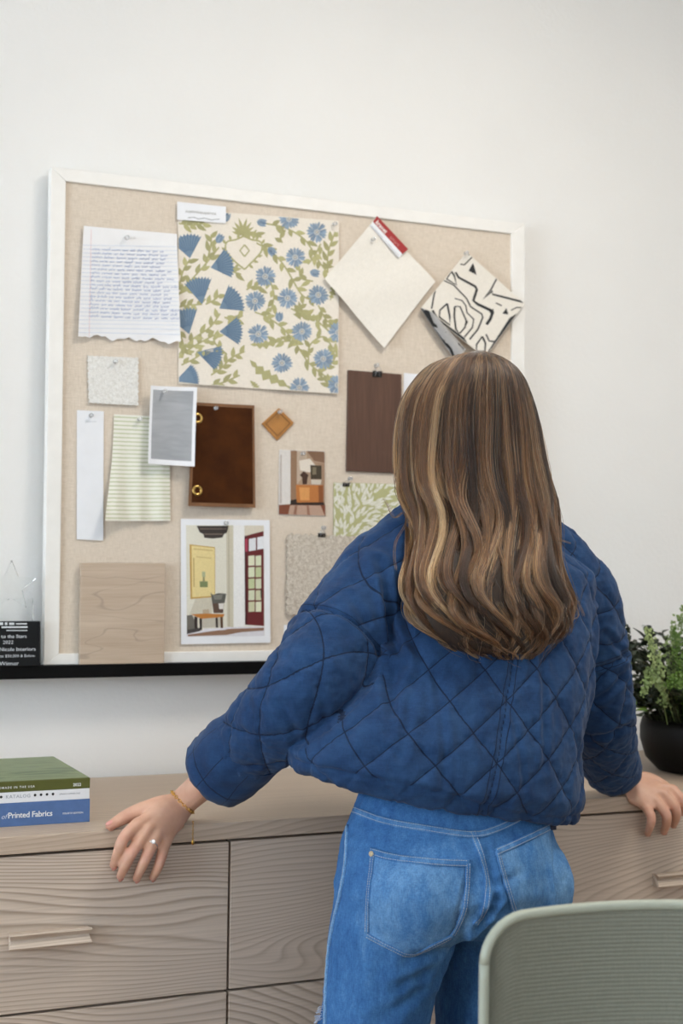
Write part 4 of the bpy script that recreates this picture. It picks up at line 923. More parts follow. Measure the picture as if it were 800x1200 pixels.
# palms and fingers lie on the dresser, not in it
for it_ in range(2):
    YB, dd = YF - .004, .0032
    a_, b_ = YB - bv[:, 1], bv[:, 2] - TOPZ; near_ = (bv[:, 2] > .835) & (bv[:, 2] < .90) & (bv[:, 1] > -.70) & (bv[:, 1] < -.2)
    ins = near_ & (a_ < 0) & (b_ < 0); tp = ins & (-b_ <= -a_); fr_ = ins & ~tp
    bv[tp, 2] = TOPZ + dd; bv[fr_, 1] = YB - dd
    s1 = near_ & ~ins & (a_ <= 0) & (b_ < dd); bv[s1, 2] = TOPZ + dd
    s2 = near_ & ~ins & (b_ <= 0) & (a_ < dd) & (a_ > 0); bv[s2, 1] = YB - dd
    h_ = np.hypot(a_, b_); s3 = near_ & (a_ > 0) & (b_ > 0) & (h_ < dd); f_ = dd / np.maximum(h_, 1e-6)
    bv[s3, 1] = YB - a_[s3] * f_[s3]; bv[s3, 2] = TOPZ + b_[s3] * f_[s3]
m_ = (bv[:, 1] > YF - .001) & (bv[:, 2] > .70) & (bv[:, 2] < .84) & (bv[:, 1] < YF + .05); bv[m_, 1] = YF - .001
set_co(bme, bv)
mb = MB(); mb.box(DX0 - .024, DX1, YF - .0044, -.016, .8496, TOPZ + .0004); SLB = BVHTree.FromPolygons(mb.v, mb.f)
PF = [tuple(p.vertices) for p in bme.polygons]
for it_ in range(24):
    hit_ = BVHTree.FromPolygons(bv.tolist(), PF).overlap(SLB)
    if not hit_: break
    for vi in {v for a, _ in hit_ for v in PF[a]}: bv[vi, 1] -= .0008; bv[vi, 2] += .0008
set_co(bme, bv)
def skin_mat():
    t = NT('skin'); co = t.coord('Object'); f = t.noise(co, 28, 4, .6); g = t.noise(co, 420, 2); at = t.n('ShaderNodeAttribute', attribute_name='flush')
    c = t.ramp(f, [(.3, lin((205, 158, 134))), (.7, lin((220, 176, 152)))]); c = t.mix(t.math('MULTIPLY', at.outputs['Fac'], .5), c, lin((196, 126, 112)))
    return t.done(c, .45, t.bump(g, .12, .0006), Subsurface_Weight=.12, Subsurface_Radius=(.02, .008, .004), Subsurface_Scale=.25)
SKIN = skin_mat()
tips = [f[0][i] for f in LH + RHD for i in (1, 3)] + [LT[0][3], RT[0][3], LT[0][2]]
fl_ = np.max([np.exp(-np.sum((bv - t) ** 2, 1) / (.012 ** 2)) for t in tips], axis=0)
attr(bme, 'flush', fl_)
person = obj('person', bme, SKIN)
tag(person, 'long haired person in quilted navy jacket and blue jeans, hands on the dresser', 'person')
# finger nails
NAIL = plain('nail', (222, 160, 150), .22, .02)
for f, r in LH + RHD + [LT, RT]:
    tip = f[3]; d = f[3] - f[2]; d /= np.linalg.norm(d); up = np.array([0, -1.0, .35]) if f is not LT[0] and f is not RT[0] else np.array([0, -.35, 1.0]); up -= d * (up @ d); up /= np.linalg.norm(up); sd = np.cross(d, up)
    mb = MB(); G_ = []
    for i in range(6):
        u = -.006 + .0125 * i / 5; w = .0044 * (1 - (abs(i - 2.2) / 4) ** 2.5)
        G_.append([tip + d * (u + .001) + sd * (w * s) + up * (r[3] + .0002 - .0011 * s * s - .0008 * (i / 5) ** 3) for s in np.linspace(-1, 1, 7)])
    mb.rings(G_, closed=False, caps=False); n_ = len(mb.v); mb.rings([[p - up * .0008 for p in g] for g in G_], closed=False, caps=False)
    nb = mb.build('fingernail', NAIL, person, smooth=True)

# ---- jacket
JHEM = on_y(510, 926, -.872); JMID = on_y(518, 860, -.865); JM2 = on_y(545, 800, -.845); JM3 = on_y(558, 735, -.825); JSH = on_y(566, 672, -.805); JTOP = on_y(566, 636, -.800)
def hem_dz(c, k=1.0):
    return lambda th: k * (-.052 * math.cos(th) + .012 * math.sin(th) - .012 * (math.cos(th) > 0) * math.cos(th) ** 2 * 0)
jk = MB()
JR = [(JHEM + (0, 0, -.004), .252, .158, 1), (JHEM + (0, 0, .03), .262, .172, .95), (JMID, .240, .170, .7), (JM2, .218, .162, .4), (JM3, .212, .152, .15), (JSH, .205, .130, 0), (JSH * .45 + JTOP * .55, .165, .105, 0), (JTOP + (0, 0, .006), .085, .072, 0)]
jk.rings([ring_at(c, a, b, 40, 2.35, hem_dz(c, k)) for c, a, b, k in JR])
SLL = [on_y(500, 628, -.800), SHL + (0, 0, -.012), (SHL + ELL) / 2 + (0, 0, -.004), ELL + (0, 0, .008), ELL + .54 * (WL - ELL)]
SLR = [on_y(640, 650, -.795), SHR + (-.012, 0, -.012), (SHR + ELR) / 2 + (0, 0, -.004), ELR + (0, 0, .003), ELR + .72 * (WR - ELR) + (-.012, 0, 0)]
RL_ = [.068, .082, .084, .074, .058]; RR_ = [.064, .074, .066, .060, .053]
capsule(jk, SLL, RL_, 24, samples=40); capsule(jk, SLR, RR_, 24, samples=40)
jme = voxel_union(jk, .0033, 10, .5); jv, jn = mesh_np(jme)
# which vertices belong to a sleeve, and where on it
def path_param(P, V, m=320):
    Q = spline(P, m); L = np.concatenate([[0], np.cumsum(np.linalg.norm(np.diff(Q, axis=0), axis=1))]); best = np.full(len(V), 1e9); idx = np.zeros(len(V), int)
    for i in range(m):
        d = np.sum((V - Q[i]) ** 2, 1); k = d < best; best[k] = d[k]; idx[k] = i
    T = np.gradient(Q, axis=0); T /= np.linalg.norm(T, axis=1)[:, None]
    # finer position along the path
    off = np.sum((V - Q[idx]) * T[idx], 1); s = L[idx] + off
    return s, np.sqrt(best), idx, Q, T, L
cen_t = np.clip((jv[:, 2] - JHEM[2]) / (JSH[2] - JHEM[2]), 0, 1.2)[:, None]; cen = JHEM * (1 - cen_t) + JSH * cen_t
thb = np.arctan2(jv[:, 0] - cen[:, 0], -(jv[:, 1] - cen[:, 1]) * 1.45)
u_b = .25 * thb * 1.02; v_b = jv[:, 2] - JHEM[2] + .03
pU, pV, slv, seam = u_b.copy(), v_b.copy(), np.zeros(len(jv)), np.full(len(jv), 1.0)
for P, rad, s0, sg in ((SLL, RL_, .262, -1), (SLR, RR_, .225, 1)):
    s, dist, idx, Q, T, L = path_param(P, jv); rr = np.interp(np.linspace(0, 4, 320), range(5), rad)
    axis_side = sg * (jv[:, 0] - cen[:, 0])
    near = dist < rr[idx] * 1.32
    up = np.array([0, -1.0, .25]); A = up - T * (T @ up)[:, None]; A /= np.linalg.norm(A, axis=1)[:, None]; B = np.cross(T, A)
    w = jv - Q[idx]; ang = np.arctan2(np.sum(w * B[idx], 1), np.sum(w * A[idx], 1))
    d = s - s0; k = near & (d > 0)
    pU[k] = ang[k] * .076 + .03; pV[k] = s[k]; slv[k] = 1
    kk = near & (np.abs(d) < .05); seam[kk] = np.minimum(seam[kk], np.abs(d[kk]) + .06 * np.clip(dist[kk] / rr[idx[kk]] - 1.12, 0, 1))
p_ = pU / .104 + pV / .096; q_ = pU / .104 - pV / .096
dl = np.minimum(np.abs(p_ - np.round(p_)), np.abs(q_ - np.round(q_)))
puff = np.minimum(1, (dl / .30)) ; puff = 1 - (1 - puff) ** 3.2
# centre back seam
cb = np.where((slv == 0) & (jv[:, 1] < cen[:, 1]), np.abs(u_b), 1.0)
puff = puff * np.clip(cb / .022, .35, 1) ** .6
back_fold = fbm(jv * np.array([1, 1, .35]), 24, 2, 3.1)     # upright drapes
crump = fbm(jv, 34, 3, 9.7); fine = fbm(jv, 95, 2, 1.3)
near_line = np.exp(-(dl / .10) ** 2)
disp = .0044 * puff + .0030 * back_fold * (1 - slv) + .0030 * crump * (.55 + .45 * slv) + .0013 * fine * (.4 + near_line) - .0035 * np.exp(-(seam / .006) ** 2) + .0022 * np.exp(-((seam - .014) / .007) ** 2) - .0022 * np.exp(-(cb / .0035) ** 2) + .0012 * np.exp(-((cb - .010) / .005) ** 2)
# deep folds: armpits and the pull toward the planted arms
def fold(px0, py0, px1, py1, y, width, depth):
    global disp
    a, b = on_y(px0, py0, y), on_y(px1, py1, y); ab = b - a; t = np.clip(((jv - a) @ ab) / (ab @ ab), 0, 1); d = np.linalg.norm((jv - (a + t[:, None] * ab))[:, [0, 2]], axis=1)
    near = np.exp(-((jv[:, 1] - (a[1] + t * ab[1])) / .13) ** 4) * np.clip(-jn[:, 1] * 1.6 + .35, 0, 1)
    disp = disp - near * depth * np.exp(-(d / width) ** 2) * np.sin(PI * np.clip(t, .06, .94)) ** .5 + near * depth * .5 * np.exp(-((d - 2 * width) / width) ** 2)
for f in ((449, 660, 452, 760, -.88, .007, .009), (452, 770, 420, 850, -.88, .008, .010), (470, 800, 440, 880, -.93, .007, .005), (694, 720, 676, 860, -.88, .007, .010), (420, 850, 352, 905, -.86, .010, .007), (330, 770, 352, 850, -.80, .006, .005), (300, 815, 330, 880, -.78, .006, .006),
          (395, 700, 425, 770, -.83, .007, .004), (520, 780, 505, 920, -1.0, .006, .003), (640, 760, 625, 900, -1.0, .006, .0035), (590, 800, 600, 930, -1.0, .005, .0025), (470, 690, 480, 780, -.96, .006, .0035), (700, 740, 735, 770, -.82, .006, .006), (725, 790, 690, 830, -.80, .006, .005), (735, 850, 690, 870, -.78, .006, .005)): fold(*f)
# hem band
hz_ = jv[:, 2] - (JHEM[2] - .052 * np.cos(np.arctan2(jv[:, 1] - JHEM[1], jv[:, 0] - JHEM[0])) + .012 * np.sin(np.arctan2(jv[:, 1] - JHEM[1], jv[:, 0] - JHEM[0])))
hb = (slv == 0) & (hz_ < .05); disp = disp - hb * .0035 * np.exp(-((hz_ - .014) / .004) ** 2)
set_co(jme, jv + jn * disp[:, None])
attr(jme, 'quilt', np.stack([p_, q_, np.where(hb & (hz_ < .014), 0, 1)], 1), 'FLOAT_VECTOR'); attr(jme, 'seam', seam); attr(jme, 'backseam', cb); attr(jme, 'cloth_uv', np.stack([pU, pV, slv], 1), 'FLOAT_VECTOR')
def jacket_mat(quilt=True):
    t = NT('navy_quilted_cotton' if quilt else 'navy_cotton'); co = t.coord('Object')
    def A(n): return t.n('ShaderNodeAttribute', attribute_name=n)
    wash = t.noise(co, 16, 5, .65); slub = t.noise(t.coord('Object', (560, 560, 70)), 1, 3); slub2 = t.noise(t.coord('Object', (70, 70, 560)), 1, 3)
    wv = t.math('ADD', t.math('MULTIPLY', slub, .5), t.math('MULTIPLY', slub2, .5))
    c = t.ramp(wash, [(.28, lin((20, 46, 83))), (.72, lin((40, 73, 114)))]); c = t.mix(.5, c, t.ramp(wv, [(.36, (.72, .73, .75, 1)), (.64, (1.28, 1.27, 1.25, 1))]), 'MULTIPLY')
    nm = t.bump(wv, .25, .0009)
    if quilt:
        sx = t.n('ShaderNodeSeparateXYZ'); t.l(A('quilt').outputs['Vector'], sx.inputs[0])
        def dist(o): return t.math('ABSOLUTE', t.math('SUBTRACT', o, t.math('ROUND', o)))
        d = t.math('MINIMUM', dist(sx.outputs[0]), dist(sx.outputs[1]))
        line = t.math('MULTIPLY', t.math('LESS_THAN', d, .015), sx.outputs[2])
        sm = A('seam').outputs['Fac']; cb_ = A('backseam').outputs['Fac']
        l2 = t.math('LESS_THAN', t.math('ABSOLUTE', t.math('SUBTRACT', cb_, .0095)), .0009); l3 = t.math('LESS_THAN', t.math('ABSOLUTE', t.math('SUBTRACT', sm, .010)), .0009)
        line = t.math('MINIMUM', 1.0, t.math('ADD', line, t.math('ADD', l2, l3)))
        edge = t.math('ADD', t.math('LESS_THAN', cb_, .0012), t.math('LESS_THAN', sm, .0014))
        c = t.mix(t.math('MULTIPLY', t.math('MINIMUM', 1.0, t.math('ADD', line, edge)), .8), c, lin((12, 22, 44)))
        nm = t.bump(t.math('SUBTRACT', 1.0, line), .5, .0012, nm)
    return t.done(c, .85, nm, Sheen_Weight=.08, Sheen_Roughness=.5, Specular_IOR_Level=.2)
JM = jacket_mat(); shade_smooth(jme); jacket = obj('jacket', jme, JM, person)
def tube_cloth(P, r_out, th, n=40, m=14, crumple=.0025, seed=0.0, flare=0.0):
    """open tube of cloth with thickness (a turned-up cuff)"""
    Q = spline(P, m); t = np.linspace(0, 1, m); mb = MB()
    ro = np.array([r_out * (1 + flare * (a - .5)) for a in t]); prof = np.sin(PI * np.clip(t, .04, .96)) ** .35
    outer = tube_rings(Q, ro * (.93 + .07 * prof), n); inner = tube_rings(Q, ro - th, n); rings = outer + inner[::-1] + [outer[0]]
    T = np.gradient(Q, axis=0)
    V = np.array(rings).reshape(-1, 3); N = V - np.repeat(np.vstack([Q, Q[::-1], Q[:1]]), n, 0); N /= np.linalg.norm(N, axis=1)[:, None]
    d = fbm(V, 26, 3, seed) * crumple; V = V + N * d[:, None]
    mb.rings(V.reshape(len(rings), n, 3), True, False); mb.n = n
    return mb
def cuff(P, r, seed, px_seam):
    mb = tube_cloth(P, r, .008, seed=seed, flare=.06, crumple=.0048); k = np.arange(len(mb.v)); th = (k % mb.n) / mb.n; row = k // mb.n
    o = mb.build('cuff', JM, jacket, smooth=True)
    attr(o.data, 'quilt', np.stack([np.abs(th - .5) * 8 + .3 + row * .015, np.full(len(k), .5), np.ones(len(k))], 1), 'FLOAT_VECTOR'); attr(o.data, 'seam', np.abs(row - 11.5) * .006 + .0104 * (row > 12)); attr(o.data, 'backseam', np.ones(len(k)))
    return o
eL = SLL[4] - SLL[3]; eL /= np.linalg.norm(eL); eR = SLR[4] - SLR[3]; eR /= np.linalg.norm(eR)
cuff([ELL + f * (WL - ELL) for f in (.37, .52, .675)], .0700, 2.0, None)
cuff([ELR + f * (WR - ELR) + (-.010, 0, .009) for f in (.44, .66, .87)], .056, 5.0, None)

# ---- jeans
jn_ = MB()
def jring(px, py, y, a, b, p=2.2, dz=0): c = on_y(px, py, y); return ring_at(c, a, b, 36, p, lambda th: dz * math.sin(th))
jn_.rings([jring(530, 925, -.890, .160, .118), jring(527, 950, -.895, .170, .125), jring(526, 985, -.905, .184, .140), jring(524, 1035, -.915, .191, .150), jring(521, 1068, -.912, .176, .130), jring(520, 1086, -.905, .14, .09)])
GL, GR = on_y(487, 1046, -.955), on_y(612, 1036, -.945)
ell(jn_, GL, (.098, .100, .098)); ell(jn_, GR, (.084, .094, .092))
capsule(jn_, LEGL, [.106, .094, .088, .088, .090, .095], 28, samples=50); capsule(jn_, LEGR, [.098, .094, .092, .090, .090, .095], 28, samples=50)
nme = voxel_union(jn_, .0042, 16, .5); nv_, nn_ = mesh_np(nme)
dispj = .0022 * fbm(nv_ * np.array([1, 1, .7]), 22, 3, 5.0) + .0011 * fbm(nv_, 70, 2, 8.0)
def foldj(px0, py0, px1, py1, y, width, depth):
    global dispj
    a, b = on_y(px0, py0, y), on_y(px1, py1, y); ab = b - a; t = np.clip(((nv_ - a) @ ab) / (ab @ ab), 0, 1); d = np.linalg.norm((nv_ - (a + t[:, None] * ab))[:, [0, 2]], axis=1); near = (nv_[:, 1] - (a[1] + t * ab[1])) < .10
    dispj = dispj - near * depth * np.exp(-(d / width) ** 2) * np.sin(PI * np.clip(t, .06, .94)) ** .5 + near * depth * .5 * np.exp(-((d - 2 * width) / width) ** 2)
for f in ((556, 1082, 520, 1150, -1.0, .010, .010), (572, 1050, 556, 1086, -1.04, .006, .010), (569, 1000, 572, 1050, -1.04, .006, .006), (540, 1105, 480, 1122, -1.0, .010, .005), (528, 1125, 468, 1160, -1.0, .009, .005), (510, 1150, 450, 1200, -1.0, .010, .004), (575, 1090, 630, 1090, -.99, .009, .006), (570, 1030, 600, 1020, -1.02, .006, .003), (415, 990, 440, 985, -.98, .005, .003)): foldj(*f)
nv_ = nv_ + nn_ * dispj[:, None]; nv_[:, 2] = np.maximum(nv_[:, 2], .034); set_co(nme, nv_); shade_smooth(nme)
fade = np.maximum.reduce([np.exp(-np.sum(((nv_ - g) / np.array([.085, .2, .085])) ** 2, 1)) for g in (GL, GR)] + [.12 * np.exp(-np.sum(((nv_ - on_y(430, 1180, -.98)) / np.array([.05, .2, .12])) ** 2, 1))])
attr(nme, 'fade', fade)
def denim(name, wear=None, k=1.0):
    t = NT(name); co = t.coord('Object', (1, 1, .45)); big = t.noise(co, 12, 4, .6); mid = t.noise(co, 70, 4, .65)
    tw = t.noise(t.coord('Object', (620, 620, 110), rot=(.0, .35, .6)), 1, 2); tw2 = t.noise(t.coord('Object', (180, 180, 620)), 1, 2)
    f = t.math('ADD', t.math('MULTIPLY', big, .38), t.math('MULTIPLY', mid, .38))
    wv = t.n('ShaderNodeAttribute', attribute_name='fade').outputs['Fac'] if wear is None else wear
    f = t.math('ADD', f, t.math('MULTIPLY', wv, .34))
    c = t.ramp(f, [(.24, lin([k * x for x in (38, 82, 136)])), (.48, lin([k * x for x in (66, 114, 168)])), (.78, lin([k * x for x in (120, 164, 206)]))])
    w = t.math('ADD', t.math('MULTIPLY', tw, .6), t.math('MULTIPLY', tw2, .4))
    c = t.mix(.7, c, t.ramp(w, [(.36, (.66, .70, .76, 1)), (.64, (1.36, 1.33, 1.26, 1))]), 'MULTIPLY')
    return t.done(c, .88, t.bump(w, .35, .0008), Specular_IOR_Level=.2)
DEN = denim('washed_denim'); DENL = denim('faded_denim_edge', .45)
jeans = obj('jeans', nme, DEN, person)
JB = BVHTree.FromObject(jeans, bpy.context.evaluated_depsgraph_get())
def jhit(px, py):
    d = ray(px, py); h = JB.ray_cast(Vector(CAM), Vector(d)); return (np.array(h[0]), np.array(h[1])) if h[0] is not None else (None, None)
THREAD = plain('denim_thread', (176, 180, 184), .8, .05, 200)
def strip(name, pts, w, m, lift=.0016, stitches=(), n=40, parent=None, dash=True):
    """raised strip of cloth lying on the jeans along photo points, with rows of stitching"""
    P = spline(np.array(pts, float), n); C, N = [], []
    for p in P:
        c, nr = jhit(*p)
        if c is not None: C.append(c); N.append(nr)
    if len(C) < 4: return None
    C, N = np.array(C), np.array(N)
    for _ in range(3): C[1:-1] = (C[:-2] + 2 * C[1:-1] + C[2:]) / 4; N[1:-1] = (N[:-2] + 2 * N[1:-1] + N[2:]) / 4
    N /= np.linalg.norm(N, axis=1)[:, None]; T = np.gradient(C, axis=0); T /= np.linalg.norm(T, axis=1)[:, None]; S_ = np.cross(T, N)
    mb = MB(); prof = [(-.5, -.002), (-.5, lift * .6), (-.42, lift), (.42, lift), (.5, lift * .6), (.5, -.002)]
    jig = np.array([.0004 * math.sin(i * 1.7) for i in range(len(C))])
    mb.rings([[C[i] + S_[i] * w * a + N[i] * (b + jig[i] * (b > 0)) for a, b in prof] for i in range(len(C))])
    for off in stitches:
        L = np.concatenate([[0], np.cumsum(np.linalg.norm(np.diff(C, axis=0), axis=1))]); s = .001
        while s < L[-1] - .003:
            e = s + .0026
            def at(x): return np.array([np.interp(x, L, C[:, k]) for k in range(3)]), np.array([np.interp(x, L, N[:, k]) for k in range(3)]), np.array([np.interp(x, L, S_[:, k]) for k in range(3)])
            (a, na, sa), (b, nb, sb) = at(s), at(e); r = .00045
            q = [a + sa * (w * off - r) + na * (lift + .0002), a + sa * (w * off + r) + na * (lift + .0002), b + sb * (w * off + r) + nb * (lift + .0002), b + sb * (w * off - r) + nb * (lift + .0002)]
            top = [(q[0] + q[1]) / 2 + na * .0005, (q[2] + q[3]) / 2 + nb * .0005]
            mb.add(q + top, [(0, 4, 5, 3), (1, 2, 5, 4), (0, 1, 4), (3, 5, 2)], 1); s = e + .0012
    return mb.build(name, [m, THREAD], parent or jeans, smooth=True)
strip('waistband_seam', [(414, 949), (450, 962), (500, 971), (553, 978), (580, 972), (612, 957)], .012, DENL, .0022, (-.3, .3), 50)
strip('seat_seam', [(553, 974), (563, 1000), (570, 1030), (571, 1054), (565, 1072), (556, 1084)], .011, DENL, .0018, (-.3, .3), 40)
strip('side_seam', [(407, 968), (405, 1010), (399, 1046), (391, 1080), (385, 1115), (382, 1160), (381, 1200)], .0075, denim('puckered_seam', .9), .0030, (.0,), 60)
def patch(name, poly, m, lift=.0022, n=26):
    """cloth patch with thickness laid on the jeans inside a photo quad: bilinear between top edge and bottom edge polylines"""
    top, bot = np.array(poly[0], float), np.array(poly[1], float); vs_, nrm = [], []
    A, B = spline(top, n), spline(bot, n); G_ = []
    for j in range(n):
        row = []
        for i in range(n):
            p = A[i] * (1 - j / (n - 1)) + B[i] * (j / (n - 1)); c, nr = jhit(*p)
            if c is None: c, nr = row[-1] if row else G_[-1][i]
            row.append((c, nr))
        G_.append(row)
    mb = MB()
    up_ = [[c + nr * (lift + .0007 * math.sin(i * .9 + j * .5) * (i in (0, n - 1) or j in (0, n - 1))) for i, (c, nr) in enumerate(r)] for j, r in enumerate(G_)]
    dn_ = [[c - nr * .002 for c, nr in r] for r in G_]
    k = len(mb.v); vs_ = [p for r in up_ for p in r] + [p for r in dn_ for p in r]; fs = []
    K = n * n
    for j in range(n - 1):
        for i in range(n - 1): a = j * n + i; fs.append((a, a + n, a + n + 1, a + 1))
    rim = list(range(n)) + [j * n + n - 1 for j in range(1, n)] + [(n - 1) * n + i for i in range(n - 2, -1, -1)] + [j * n for j in range(n - 2, 0, -1)]
    for a, b in zip(rim, rim[1:] + rim[:1]): fs.append((a, b, b + K, a + K))
    mb.add(vs_, fs); return mb.build(name, m, jeans, smooth=True)
PKM = denim('pocket_denim', .62)
pkl = patch('back_pocket', ([(434, 996), (465, 1004), (500, 1008), (549, 1009)], [(429, 1096), (452, 1108), (477, 1120), (529, 1098)]), PKM)
pkr = patch('back_pocket', ([(580, 998), (600, 989), (620, 979), (643, 968)], [(606, 1079), (618, 1083), (634, 1083), (652, 1066)]), PKM)
for pk, pts, w, st_ in ((pkl, [(434, 998), (465, 1006), (500, 1010), (549, 1012)], .013, (-.3, .3)), (pkl, [(438, 1000), (433, 1045), (430, 1094)], .009, (-.25, .25)), (pkl, [(430, 1096), (452, 1107), (477, 1118), (503, 1109), (529, 1096)], .009, (-.25, .25)), (pkl, [(548, 1012), (545, 1060), (537, 1082), (529, 1096)], .009, (-.25, .25)),
                        (pkr, [(581, 999), (600, 991), (620, 981), (642, 970)], .012, (-.3, .3)), (pkr, [(582, 1000), (592, 1035), (600, 1060), (607, 1078)], .009, (-.25, .25))):
    strip('pocket_hem', pts, w, DENL, .0040, st_, 36)
# rivet and the fraying at the thigh
c, nr = jhit(437, 1001)
if c is not None:
    mb = MB(); torus(mb, c + nr * .005, .0032, .0014, nr, 16, 6); ell(mb, c + nr * .0046, (.003, .003, .003), None, 10, 6); mb.build('rivet', plain('worn_brass', (196, 180, 150), .35, .05, 60, Metallic=.8), jeans, smooth=True)
fr = MB(); rr_ = random.Random(4); thr_c = []
for k in range(60):
    py = rr_.uniform(1170, 1196); px = 373 + (py - 1170) * -.02 + rr_.uniform(-1, 5); c, nr = jhit(px, py)
    if c is None: continue
    d = nr * .8 + np.array([rr_.uniform(-.9, .1), -.2, rr_.uniform(-.6, .6)]); d /= np.linalg.norm(d); P = [c - nr * .001, c + d * .005, c + d * rr_.uniform(.008, .013) + np.array([0, 0, -.003])]
    fr.tube(P, .00055, 4)
o_ = fr.build('frayed_threads', plain('pale_thread', (196, 208, 226), .9, .08), jeans); o_['kind'] = 'stuff'
c, nr = jhit(645, 966)
if c is not None:
    mb = MB(); mb.box(-.006, .006, -.0012, .0012, -.010, .010); o_ = mb.build('brand_tab', plain('navy_tab', (24, 32, 58), .7, .05), jeans, bevel=.0004); o_.location = tuple(c + nr * .004)

# shoes, below the frame
SHO = plain('white_leather', (228, 226, 220), .5, .02)
for f in (ANL, ANR):
    mb = MB(); capsule(mb, [f + (0, -.03, -.04), f + (0, .05, -.045), f + (0, .155, -.055)], [.043, .046, .030], 16, [.040, .044, .036]); mb.build('shoe', SHO, person, smooth=True)
    mb = MB(); mb.rings([ring_at((f[0], f[1] + .06, z), .046 * k, .125 * k, 24, 2.6) for z, k in ((.0, .96), (.004, 1), (.020, 1), (.024, .96))]); mb.build('shoe_sole', plain('gum_sole', (206, 196, 180), .7, .03), person, smooth=True)

# ---- ring and bracelet on the left hand
GOLD = plain('gold', (222, 176, 92), .22, .02, 30, Metallic=1.0)
rf = LH[2][0]; rc_ = rf[0] * .56 + rf[1] * .44; ax = rf[1] - rf[0]; ax /= np.linalg.norm(ax)
mb = MB(); torus(mb, rc_, .0108, .0011, ax, 24, 6); ringo = mb.build('finger_ring', plain('silver', (222, 222, 224), .15, .02, 30, Metallic=1.0), person, smooth=True)
upv = np.array([0, -.75, .65]); upv -= ax * (upv @ ax); upv /= np.linalg.norm(upv)
mb = MB(); st0 = rc_ + upv * .0128; sd = np.cross(ax, upv)
mb.rings([[st0 + upv * z + (ax * math.cos(2 * PI * j / 10) + sd * math.sin(2 * PI * j / 10)) * r for j in range(10)] for r, z in ((.0010, -.0028), (.0032, .0002), (.0034, .0009), (.0023, .0019), (.0005, .0020))])
mb.build('gemstone', plain('diamond', (250, 250, 252), .03, .0, 30, Specular_IOR_Level=1.0, Coat_Weight=1.0), ringo)
mb = MB()
for k in range(10):
    a = 2 * PI * k / 10; ell(mb, st0 + upv * .0006 + (ax * math.cos(a) + sd * math.sin(a)) * .0041, (.0007, .0007, .0007), None, 6, 4)
mb.build('gem_halo', plain('small_gems', (244, 244, 248), .05, .0, 30, Specular_IOR_Level=1.0), ringo)
fa = (ELL - WL) / np.linalg.norm(ELL - WL); bc = on_y(217, 943, WL[1] - .004); vd_ = (bc - CAM) / np.linalg.norm(bc - CAM); tilt = fa - vd_ * (fa @ vd_); tilt /= np.linalg.norm(tilt); tilt = tilt + CU * .25 + CR * .1; tilt /= np.linalg.norm(tilt)
a_ = np.cross(tilt, (0, 1, .2)); a_ /= np.linalg.norm(a_); b_ = np.cross(tilt, a_)
brace = empty('bracelet', (0, 0, 0)); brace.parent = person
BB = BVHTree.FromObject(person, bpy.context.evaluated_depsgraph_get())
for k in range(42):
    an = 2 * PI * k / 42; dv = a_ * math.cos(an) + b_ * math.sin(an); h = BB.ray_cast(Vector(bc + dv * .07), Vector(-dv), .07); c = (np.array(h[0]) + dv * .0012) if h[0] is not None else bc + dv * .029
    nr = dv; mb = MB(); torus(mb, c, .0027, .0009, nr if k % 2 else tilt, 10, 5); mb.build('chain_link', GOLD, brace, smooth=True)
low = on_y(226, 963, -.624)
for k in range(9):
    mb = MB(); torus(mb, low + np.array([0, -.001, -.0036 * k]), .0014, .0005, (1, 0, 0) if k % 2 else (0, 1, 0), 8, 4); mb.build('chain_link', GOLD, brace, smooth=True)
mb = MB(); mb.rings([[low + np.array([r * math.cos(2 * PI * j / 10), -.001 + r * .4 * math.sin(2 * PI * j / 10), -.0034 * 9 - z]) for j in range(10)] for r, z in ((.0006, 0), (.0022, .002), (.0030, .005), (.0020, .0085), (.0004, .010))]); mb.build('charm', GOLD, brace, smooth=True)
# ---- hair: a shaped mass with combed strands over it
HLV = [(413, 548, 560, -.815, .02), (418, 528, 578, -.812, .055), (427, 504, 597, -.808, .085), (442, 487, 612, -.806, .105), (468, 471, 624, -.806, .116), (500, 464, 633, -.812, .118), (540, 464, 641, -.824, .112), (575, 468, 647, -.846, .100), (605, 479, 650, -.876, .084), (640, 486, 656, -.915, .066), (680, 480, 664, -.948, .055), (710, 481, 669, -.962, .050), (738, 495, 662, -.970, .044), (758, 522, 648, -.974, .036), (772, 560, 628, -.976, .026)]
HC, HA, HB_ = [], [], []
for py, l, r, y, b in HLV:
    c = on_y((l + r) / 2, py, y); dep = (c - CAM) @ CF; w = (r - l) / 2 * dep / FPX; th = math.atan2(c[0] - CAM[0], c[1] - CAM[1])
    b = min(b, .94 * w / math.sin(th)) if w < b * math.sin(th) + .004 else b
    HC.append(c); HA.append(math.sqrt(max(w * w - (b * math.sin(th)) ** 2, 1e-5)) / math.cos(th)); HB_.append(b)
HC, HA, HB_ = np.array(HC), np.array(HA), np.array(HB_); NLV = len(HLV)
LVX = np.arange(NLV)
def smooth_interp(arr, L):
    """Catmull-Rom sample of per-level data at fractional levels"""
    arr = np.asarray(arr, float); L = np.clip(L, 0, NLV - 1 - 1e-6); i = L.astype(int); u = (L - i)[..., None] if arr.ndim == 2 else L - i
    g = lambda k: arr[np.clip(k, 0, NLV - 1)]
    a, b, c, d = g(i - 1), g(i), g(i + 1), g(i + 2)
    return .5 * (2 * b + (c - a) * u + (2 * a - 5 * b + 4 * c - d) * u * u + (3 * b - a - 3 * c + d) * u ** 3)
def hair_pt(L, phi, rho):
    """L level, phi angle from the back (toward +x), rho depth factor"""
    c = smooth_interp(HC, L); a = smooth_interp(HA, L); b = smooth_interp(HB_, L)
    return np.stack([c[:, 0] + a * rho * np.sin(phi), c[:, 1] - b * rho * np.cos(phi), c[:, 2]], 1)
PHM = math.radians(128)
mb = MB(); Rg = []
